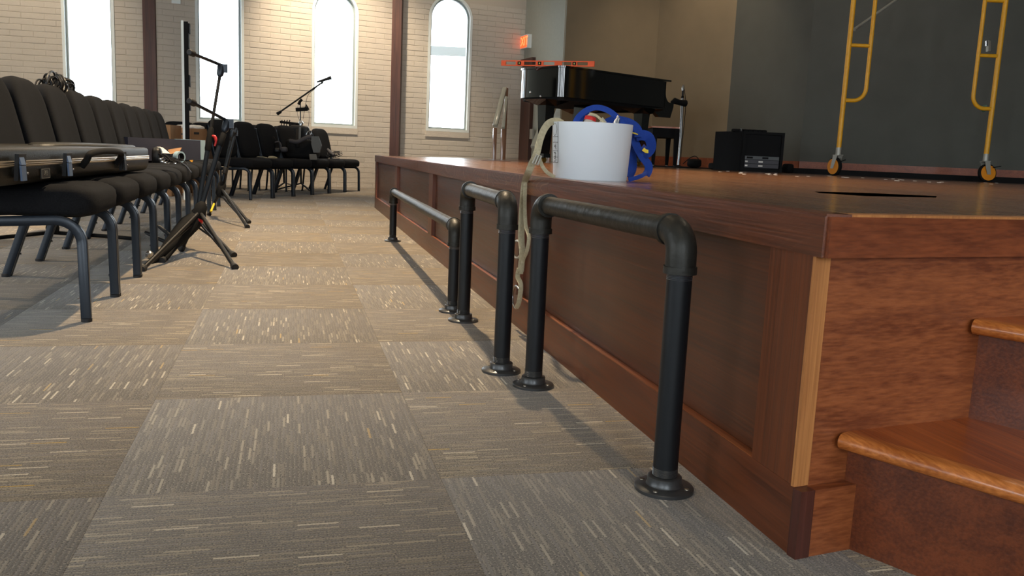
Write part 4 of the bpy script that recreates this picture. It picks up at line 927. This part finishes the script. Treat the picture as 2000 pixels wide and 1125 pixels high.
# rack
ra = PXY(1447, 9.9); rb = PXY(1527, 9.9); rx = (rb-ra).normalized(); ry = Vector((-rx.y, rx.x, 0)); rx2 = (rx*.93+ry*.0).normalized()
rk = thing('equipment_rack', 'black equipment rack with silver-lettered rack units standing before the charcoal wall', 'rack', ra+Vector((0, 0, H)))
RW = (rb-ra).length; RH = .455; rf = lambda s, t, z: ra+rx*s+ry*t-rx*(t*.42)+Vector((0, 0, H+z))
m = MB(); m.extr([rf(0, .02, 0), rf(RW, .02, 0), rf(RW, .5, 0), rf(0, .5, 0)], Vector((0, 0, RH))); m.build('cabinet', M_['dblack'], rk, smooth=False)
m = MB()
for a, b, c, d in ((0, .03, 0, RH), (RW-.03, RW, 0, RH), (.03, RW-.03, RH-.03, RH), (.03, RW-.03, 0, .03)): m.extr([rf(a, -.005, c), rf(b, -.005, c), rf(b, -.005, d), rf(a, -.005, d)], ry*.03)
m.build('front_rim', M_['dblack'], rk, smooth=False)
for z0, z1, mt in ((.045, .088, M_['rack']), (.092, .135, M_['rack']), (.139, .178, M_['label'])):
    m = MB(); m.extr([rf(.04, .0, z0), rf(RW-.04, .0, z0), rf(RW-.04, .0, z1), rf(.04, .0, z1)], ry*.02); m.build('rack_unit', mt, rk, smooth=False); ru_ = rk.children[-1]
    m = MB()
    if mt is M_['rack']:
        for a, b in ((.045, .075), (.20, .25)): MB().extr([rf(a, -.002, z0+.014), rf(b, -.002, z0+.014), rf(b, -.002, z1-.012), rf(a, -.002, z1-.012)], ry*.002).build('unit_marking', M_['paper'], ru_, smooth=False)
    else:
        for a, b in ((.06, .13), (.24, .31)): MB().extr([rf(a, -.002, z0+.01), rf(b, -.002, z0+.01), rf(b, -.002, z1-.008), rf(a, -.002, z1-.008)], ry*.002).build('display', M_['dblack'], ru_, smooth=False)
m = MB()
for k in range(7): m.sup(rf(.0+k*.055, .15, RH+.012), .035, .05, .018, .6, .7, nu=10, nv=6)
m.build('cable_clutter', M_['dblack'], rk)
MB().box(rf(.005, .05, RH), rf(.02, .08, RH+.03)).build('clip', M_['steel'], rk, smooth=False)
# dark curb of cables along the back of the stage
cu0 = PXY(1532, 10.35); cu1 = PXY(2060, 9.2); m = MB(); m.extr([cu0, cu1, cu1+Vector((.3, .6, 0)), cu0+Vector((.2, .6, 0))], Vector((0, 0, .062))); bmesh.ops.translate(m.b, verts=m.b.verts[:], vec=(0, 0, H)); m.build('trim_4', M_['dblack'], kind='structure', smooth=False)
card('flat_tape', [FL(1590, 374, H), FL(1700, 377, H), FL(1830, 383, H), FL(1828, 386, H), FL(1690, 383, H), FL(1600, 377, H)], M_['dblack'], 'dark flat strip lying on the stage floor before the scaffold', 'floor cover', .002)
card('flat_tape', [PXY(940, 8.6)+Vector((0, 0, H)), PXY(998, 8.8)+Vector((0, 0, H)), PXY(1000, 9.4)+Vector((0, 0, H)), PXY(945, 9.3)+Vector((0, 0, H))], M_['door'], 'dark flat floor plate on the stage near the handrails', 'floor cover', .002)
m = MB(); rnd = random.Random(11)
for k in range(34):
    u = rnd.uniform(1400, 1950); Z = rnd.uniform(6.5, 8.8); p = PXY(u, Z)+Vector((0, 0, H)); a = rnd.uniform(0, 3)
    m.prism([(p.x+.018*cos(a+q), p.y+.018*sin(a+q)) for q in (0, 2.2, 4.1)], H, H+.003)
tag(m.build('paper_scraps', M_['paper'], smooth=False, loc=(0, 0, 0)), 'pale scraps of debris scattered on the stage floor before the dark curb', 'debris', kind='stuff')
# ================================================================ LEVEL on the piano
l0 = P(979, 133.5, 9.75); l1 = P(1161, 130.5, 9.42); l0.z = l1.z = pz+PT+.032; lx = (l1-l0).normalized(); lz = Vector((0, 0, 1)); ly = lz.cross(lx)
lv = thing('spirit_level', 'orange spirit level standing on edge across the piano lid', 'spirit level', l0-lz*.03); LL = (l1-l0).length
lf_ = lambda s, z: l0+lx*s+lz*z
m = MB(); wins_ = [(.05, .16), (.25, .38), (.46, .58), (.66, .76), (.82, .93)]
m.bar(lf_(0, -.024), lf_(LL, -.024), .022, .012); m.bar(lf_(0, .024), lf_(LL, .024), .022, .012); s = 0
ed = [0]+[v_*LL for ab in wins_ for v_ in ab]+[LL]
for a, b in zip(ed[::2], ed[1::2]): m.extr([lf_(a, -.02)-ly*.009, lf_(b, -.02)-ly*.009, lf_(b, .02)-ly*.009, lf_(a, .02)-ly*.009], ly*.018)
m.build('level_body', M_['orange'], lv, smooth=False)
for s in (.2, .42, .79):
    m = MB(); m.extr([lf_(s*LL-.02, -.018)-ly*.012, lf_(s*LL+.02, -.018)-ly*.012, lf_(s*LL+.02, .018)-ly*.012, lf_(s*LL-.02, .018)-ly*.012], ly*.024); m.build('vial_housing', M_['dblack'], lv, smooth=False); vh = lv.children[-1]
    s_sgn = -1 if ly.dot(FW) > 0 else 1
    MB().lathe(lf_(s*LL, 0)+ly*s_sgn*.013-lz*.008, [(.007, 0), (.007, .016)], 10).build('vial', M_['vial'], vh)
# ================================================================ HANDRAILS behind the stage
def handrail(label, u_top, v_top, u_low, v_low, Z0_, Z1_, posts, wd_):
    a = P(u_top, v_top, Z0_); b = P(u_low, v_low, Z1_); o = thing('handrail', label, 'handrail', (a.x, a.y, .0))
    MB().bar(a, b, wd_, .05, .01).build('rail', M_['railtop'], o); 
    for u, v, Z in posts:
        p = P(u, v, Z); MB().bar(Vector((p.x, p.y, 0)), p, .055, .055, .008).build('post', M_['railwood'], o)
    return o
handrail('wooden stair handrail with sloping rail left of the piano', 986, 172, 967, 246, 13.3, 12.6, [(967, 250, 12.6), (989, 172, 13.35)], .07)
handrail('shorter wooden stair handrail just right of its neighbour', 989, 190, 983, 250, 12.9, 12.5, [(983, 252, 12.5)], .045)
handrail('sloping stair handrail, its window gleam painted pale, seen under the piano behind the white bucket', 1079, 205, 1046, 288, 12.2, 11.5, [(1077, 212, 12.2), (1050, 280, 11.5)], .14)
# ================================================================ SCAFFOLD
sc = thing('scaffold_frame', 'yellow scaffold frame on orange casters standing on the stage', 'scaffold', PXY(1628, 9.2)+Vector((0, 0, H))); Zc = 9.15
La = PXY(1634, Zc); Ra = PXY(1921, Zc); fx_ = (Ra-La).normalized(); W0 = (Ra-La).length; z = Vector((0, 0, 1)); g0 = H+.30
Lf = lambda s, h: La+fx_*s+z*(H+h)
def hgt(u, v, s): p = La+fx_*s; q = ray(u, v); t = ((p-C).x*q.x+(p-C).y*q.y)/(q.x**2+q.y**2); return (C+q*t).z-H
sIL = .225; sIR = W0-.215; r_ = .0255
for s in (0, W0): MB().cyl(Lf(s, .25), Lf(s, 3.4), r_, 16).build('post', M_['scaf'], sc)
zc_l = hgt(1665, 197, .2); zc_r = hgt(1910, 212, W0-.1)
for s, s2, zc, sg in ((sIL, 0, zc_l, 1), (sIR, W0, zc_r, -1)):
    R_ = .13; cc = Lf(s-sg*R_, zc+R_); pts = [Lf(s2, zc), cc-z*R_]+arc(cc, fx_*sg, z, R_, -pi/2, 0, 8)[1:]+[Lf(s, 3.3)]
    MB().tube(pts, .021, 14).build('inner_tube', M_['scaf'], sc)
for s0_, s1__, uv in ((0, sIL, (1672, 89)), (W0, sIR, (1922, 109)), (W0, sIR, (1930, 2))):
    hh_ = hgt(uv[0], uv[1], (s0_+s1__)/2); MB().cyl(Lf(s0_, hh_), Lf(s1__, hh_), .019, 12).build('rung', M_['scaf'], sc)
MB().cyl(P(1665, 60, Zc-.03), P(1757, -5, Zc+.5), .016, 10).build('cross_brace', M_['galv'], sc); MB().sup(P(1667, 58, Zc-.03), .03, .01, .02, .6, .6, nu=10, nv=6).build('brace_lock', M_['galv'], sc)
MB().bar(P(1931, 80, Zc-.05), P(1930, 101, Zc-.05), .035, .03).build('brace_lock', M_['galv'], sc); MB().bar(P(1927, 80, Zc-.06), P(1927, 90, Zc-.06), .02, .02).build('brace_lock', M_['steel'], sc)
MB().bar(P(1919, 214, Zc-.03), P(1926, 210, Zc-.03), .05, .06).build('green_clip', mat('green_tape', (96, 130, 112), .5), sc)
def caster(s, ax_dir, lever):
    p = La+fx_*s+z*H; a = Vector(ax_dir).normalized(); side = z.cross(a).normalized(); off = side*.035; r = .098; cw = p+off+z*r
    MB().cyl(Lf(s, .215), Lf(s, .30), .028, 14).build('caster_stem', M_['galv'], sc); stem = sc.children[-1]
    MB().lathe(cw-a*.022, [(.04, -.002), (r*.86, 0), (r, .008), (r, .036), (r*.86, .044), (.04, .046)], 30, axis=a).build('tyre', M_['dblack'], stem)
    MB().lathe(cw-a*.026, [(.02, -.002), (r*.84, 0), (r*.84, .052), (.02, .054)], 30, axis=a).build('wheel', M_['wheel'], stem)
    m = MB()
    for k in (-1, 1): m.extr([cw+a*k*.034-side*.02-z*.02, cw+a*k*.034+side*.02-z*.02, p+a*k*.034+side*.03+z*.22, p+a*k*.034-side*.03+z*.22], a*.005*k)
    m.extr([p-a*.036-side*.04+z*.215, p+a*.036-side*.04+z*.215, p+a*.036+side*.04+z*.215, p-a*.036+side*.04+z*.215], z*.008); m.build('fork', M_['galv'], stem, smooth=False)
    MB().bar(p+lever*.02+z*.14, p+lever*.17+z*.17, .02, .008).build('brake_lever', M_['dblack'], stem)
caster(0, (RT*.93+fh*.35), RT*.5); caster(W0-.0, -FW+RT*.1, RT)
# ================================================================ BUCKET + STRAPS
bc = Vector((1.3, -1.275, H)); bk = thing('white_bucket', 'white plastic bucket with printed edge label standing on the stage edge', 'bucket', bc)
hb_ = .186; r0_, r1__ = .124, .134
prof = [(.02, .002), (r0_-.003, 0), (r0_, .004), (r1__, hb_-.004), (r1__, hb_), (r1__-.004, hb_), (r1__-.005, hb_-.004), (r0_-.005, .008), (.02, .008)]
MB().lathe(bc, prof, 64).build('bucket_body', M_['bucket'], bk, ang=50)
ang0 = atan2(C.y-bc.y, C.x-bc.x)                                      # direction to the camera
def onb(da, z): a = ang0-radians(da); r = r0_+(r1__-r0_)*z/hb_+.0006; return bc+Vector((r*cos(a), r*sin(a), z))
m = MB()
def strip(d0, d1, z0, z1, n=3):
    for k in range(n):
        a, b = d0+(d1-d0)*k/n, d0+(d1-d0)*(k+1)/n; m.quad(onb(a, z0), onb(b, z0), onb(b, z1), onb(a, z1))
for d0, d1, z0, z1 in ((57, 58.2, .052, .184), (57, 80, .052, .0538), (57, 80, .118, .1198), (57, 80, .136, .1376), (57, 80, .07, .0712), (57, 80, .09, .0912)): strip(d0, d1, z0, z1)
rnd = random.Random(2)
for zz in [.056+.004*k for k in range(15)]:
    a = 62+rnd.uniform(0, 3); b = a+rnd.uniform(3, 9)
    if abs(zz-.09) > .003: strip(a, b, zz, zz+.0022)
for k in range(14):
    t0, t1 = 2*pi*k/14, 2*pi*(k+1)/14; m.quad(onb(69+9*cos(t0), .161+.021*sin(t0)), onb(69+9*cos(t1), .161+.021*sin(t1)), onb(69+7.8*cos(t1), .161+.0196*sin(t1)), onb(69+7.8*cos(t0), .161+.0196*sin(t0)))
m.build('label_print', M_['ink'], bk, smooth=False)
Zk = 2.88
# tan webbing lanyard
tw = thing('tan_strap', 'tan webbing strap looping from the bucket and hanging down the stage side with hooks', 'strap', (SX(-.9)-.02, -1.2, .2))
def fp_(u, v, out=.02): return ONP(u, v, (SX(-.95)-out, -.95, 0), (1, -.0117, 0))
m = MB(); cam_up = -FW
pts = spline([P(1108, 250, Zk-.02), P(1100, 243, Zk-.03), P(1088, 237, Zk-.04), P(1073, 240, Zk-.05), P(1062, 254, Zk-.06), P(1054, 275, Zk-.07), P(1048, 300, Zk-.09), P(1038, 322, Zk-.06), P(1031, 340, Zk-.02), fp_(1026, 352, .016), fp_(1023, 372, .016), fp_(1020, 410, .016), fp_(1018, 460, .018), fp_(1020, 495, .022), fp_(1017, 530, .025)], 6)
m.tube(pts, .0115, b=.003, up=cam_up, sq=True); m.build('webbing', M_['web'], tw, ang=50)
m = MB(); m.tube(spline([fp_(1026, 356, .02), fp_(1025, 400, .02), fp_(1027, 440, .02), fp_(1033, 463, .02), fp_(1029, 490, .024), fp_(1021, 510, .026), fp_(1018, 535, .026)], 6), .0065, b=.0025, up=cam_up, sq=True); m.build('webbing', M_['web'], tw, ang=50)
m = MB(); m.tube(spline([P(1052, 305, Zk-.09), P(1058, 322, Zk-.08), P(1068, 336, Zk-.07), P(1083, 346, Zk-.05)], 6), .006, b=.0025, up=cam_up, sq=True); m.build('webbing', M_['web'], tw, ang=50)
m = MB(); 
q = [P(1048, 302, Zk-.10), P(1057, 305, Zk-.10), P(1050, 322, Zk-.10), P(1040, 319, Zk-.10)]
m.tube(q, .0035, 8, closed=True); m.cyl(P(1052, 303.5, Zk-.1), P(1045, 320.5, Zk-.1), .0028, 8); m.build('buckle', M_['galv'], tw)
m = MB(); m.tube([fp_(1010+9*cos(t)*.9, 487+17*sin(t), .02) for t in [2*pi*k/16 for k in range(16)]], .0045, 8, closed=True); m.build('snap_hook', M_['galv'], tw)
m = MB(); m.tube(spline([fp_(1014, 525, .03), fp_(1011, 540, .03), fp_(1017, 555, .03), fp_(1016, 575, .03), fp_(1013, 592, .03), fp_(1009, 600, .03)], 4), .0085, b=.004, up=cam_up, sq=True); m.build('splice', M_['web'], tw, ang=50)
m = MB(); m.tube([fp_(1008+7*cos(t), 580+22*sin(t), .02) for t in [2*pi*k/16 for k in range(16)]], .0042, 8, closed=True); m.build('snap_hook', M_['steel'], tw)
# blue harness
bh = thing('blue_harness', 'blue webbing harness straps with yellow stitching spilling out of the bucket', 'harness', bc+Vector((.1, .15, 0)))
def rib(pts, w, name='strap', mt='blue', up=None, k=6): m = MB(); m.tube(spline(pts, k), w, b=.0018, up=up if up is not None else -FW, sq=True); return m.build(name, M_[mt], bh, ang=50)
rib([P(1118, 262, Zk+.02), P(1126, 234, Zk+.02), P(1143, 217, Zk+.0), P(1165, 210, Zk), P(1188, 216, Zk), P(1208, 232, Zk), P(1222, 252, Zk)], .0095)
rib([P(1120, 255, Zk+.04), P(1134, 228, Zk+.04), P(1150, 216, Zk+.04)], .014)
rib([P(1175, 246, Zk+.1), P(1196, 235, Zk+.1), P(1218, 236, Zk+.12), P(1236, 243, Zk+.12), P(1246, 254, Zk+.12), P(1247, 268, Zk+.12)], .014)
rib([P(1226, 252, Zk+.2), P(1229, 290, Zk+.2), P(1232, 325, Zk+.18), P(1224, 344, Zk+.16)], .022)
rib([P(1236, 262, Zk+.15), P(1243, 284, Zk+.15), P(1254, 305, Zk+.14), P(1266, 322, Zk+.13), P(1266, 334, Zk+.12), P(1262, 341, Zk+.1)], .014)
rib([P(1264, 336, Zk+.1), P(1254, 343, Zk+.05), P(1240, 348, Zk), P(1228, 351, Zk-.03)], .007)
rib([P(1243, 266, Zk+.13), P(1256, 264, Zk+.12), P(1268, 270, Zk+.12), P(1272, 287, Zk+.12), P(1263, 299, Zk+.13), P(1252, 290, Zk+.16)], .018, up=(FW+RT*.6))
rib([P(1256, 291, Zk+.125), P(1261, 295, Zk+.125), P(1267, 296, Zk+.125)], .006, 'stitching', 'yellow'); rib([P(1232, 259, Zk+.10), P(1240, 260.5, Zk+.10), P(1246, 263, Zk+.10)], .0018, 'stitching', 'yellow')
rib([P(1151, 222, Zk-.01), P(1165, 226, Zk-.01), P(1180, 240, Zk-.01), P(1190, 250, Zk)], .004, 'webbing', 'web')
m = MB(); m.tube([P(1196, 248, Zk-.02), P(1202, 238, Zk-.02), P(1208, 227, Zk-.02), P(1209, 232, Zk-.02), P(1205, 248, Zk-.02)], [.005, .006, .004, .004, .004], 8); m.build('carabiner', M_['steel'], bh)
m = MB(); m.tube([P(1172, 250, Zk), P(1173, 240, Zk), P(1177, 232, Zk), P(1182, 240, Zk)], .006, 8); m.build('ring', M_['galv'], bh)
bt = thing('plastic_bottle', 'small clear bottle with red band poking out of the white bucket', 'bottle', P(1152, 262, Zk+.03))
MB().tube([P(1149, 275, Zk+.03), P(1150, 244, Zk+.03), P(1154, 230, Zk+.03), P(1156, 224, Zk+.03)], [.021, .021, .018, .010], 16).build('bottle_body', mat('cloudy_plastic', (176, 170, 160), .25, noise=.1), bt)
MB().tube([P(1152, 236, Zk+.028), P(1154, 229, Zk+.028)], [.0212, .0195], 16).build('red_band', M_['red'], bt)
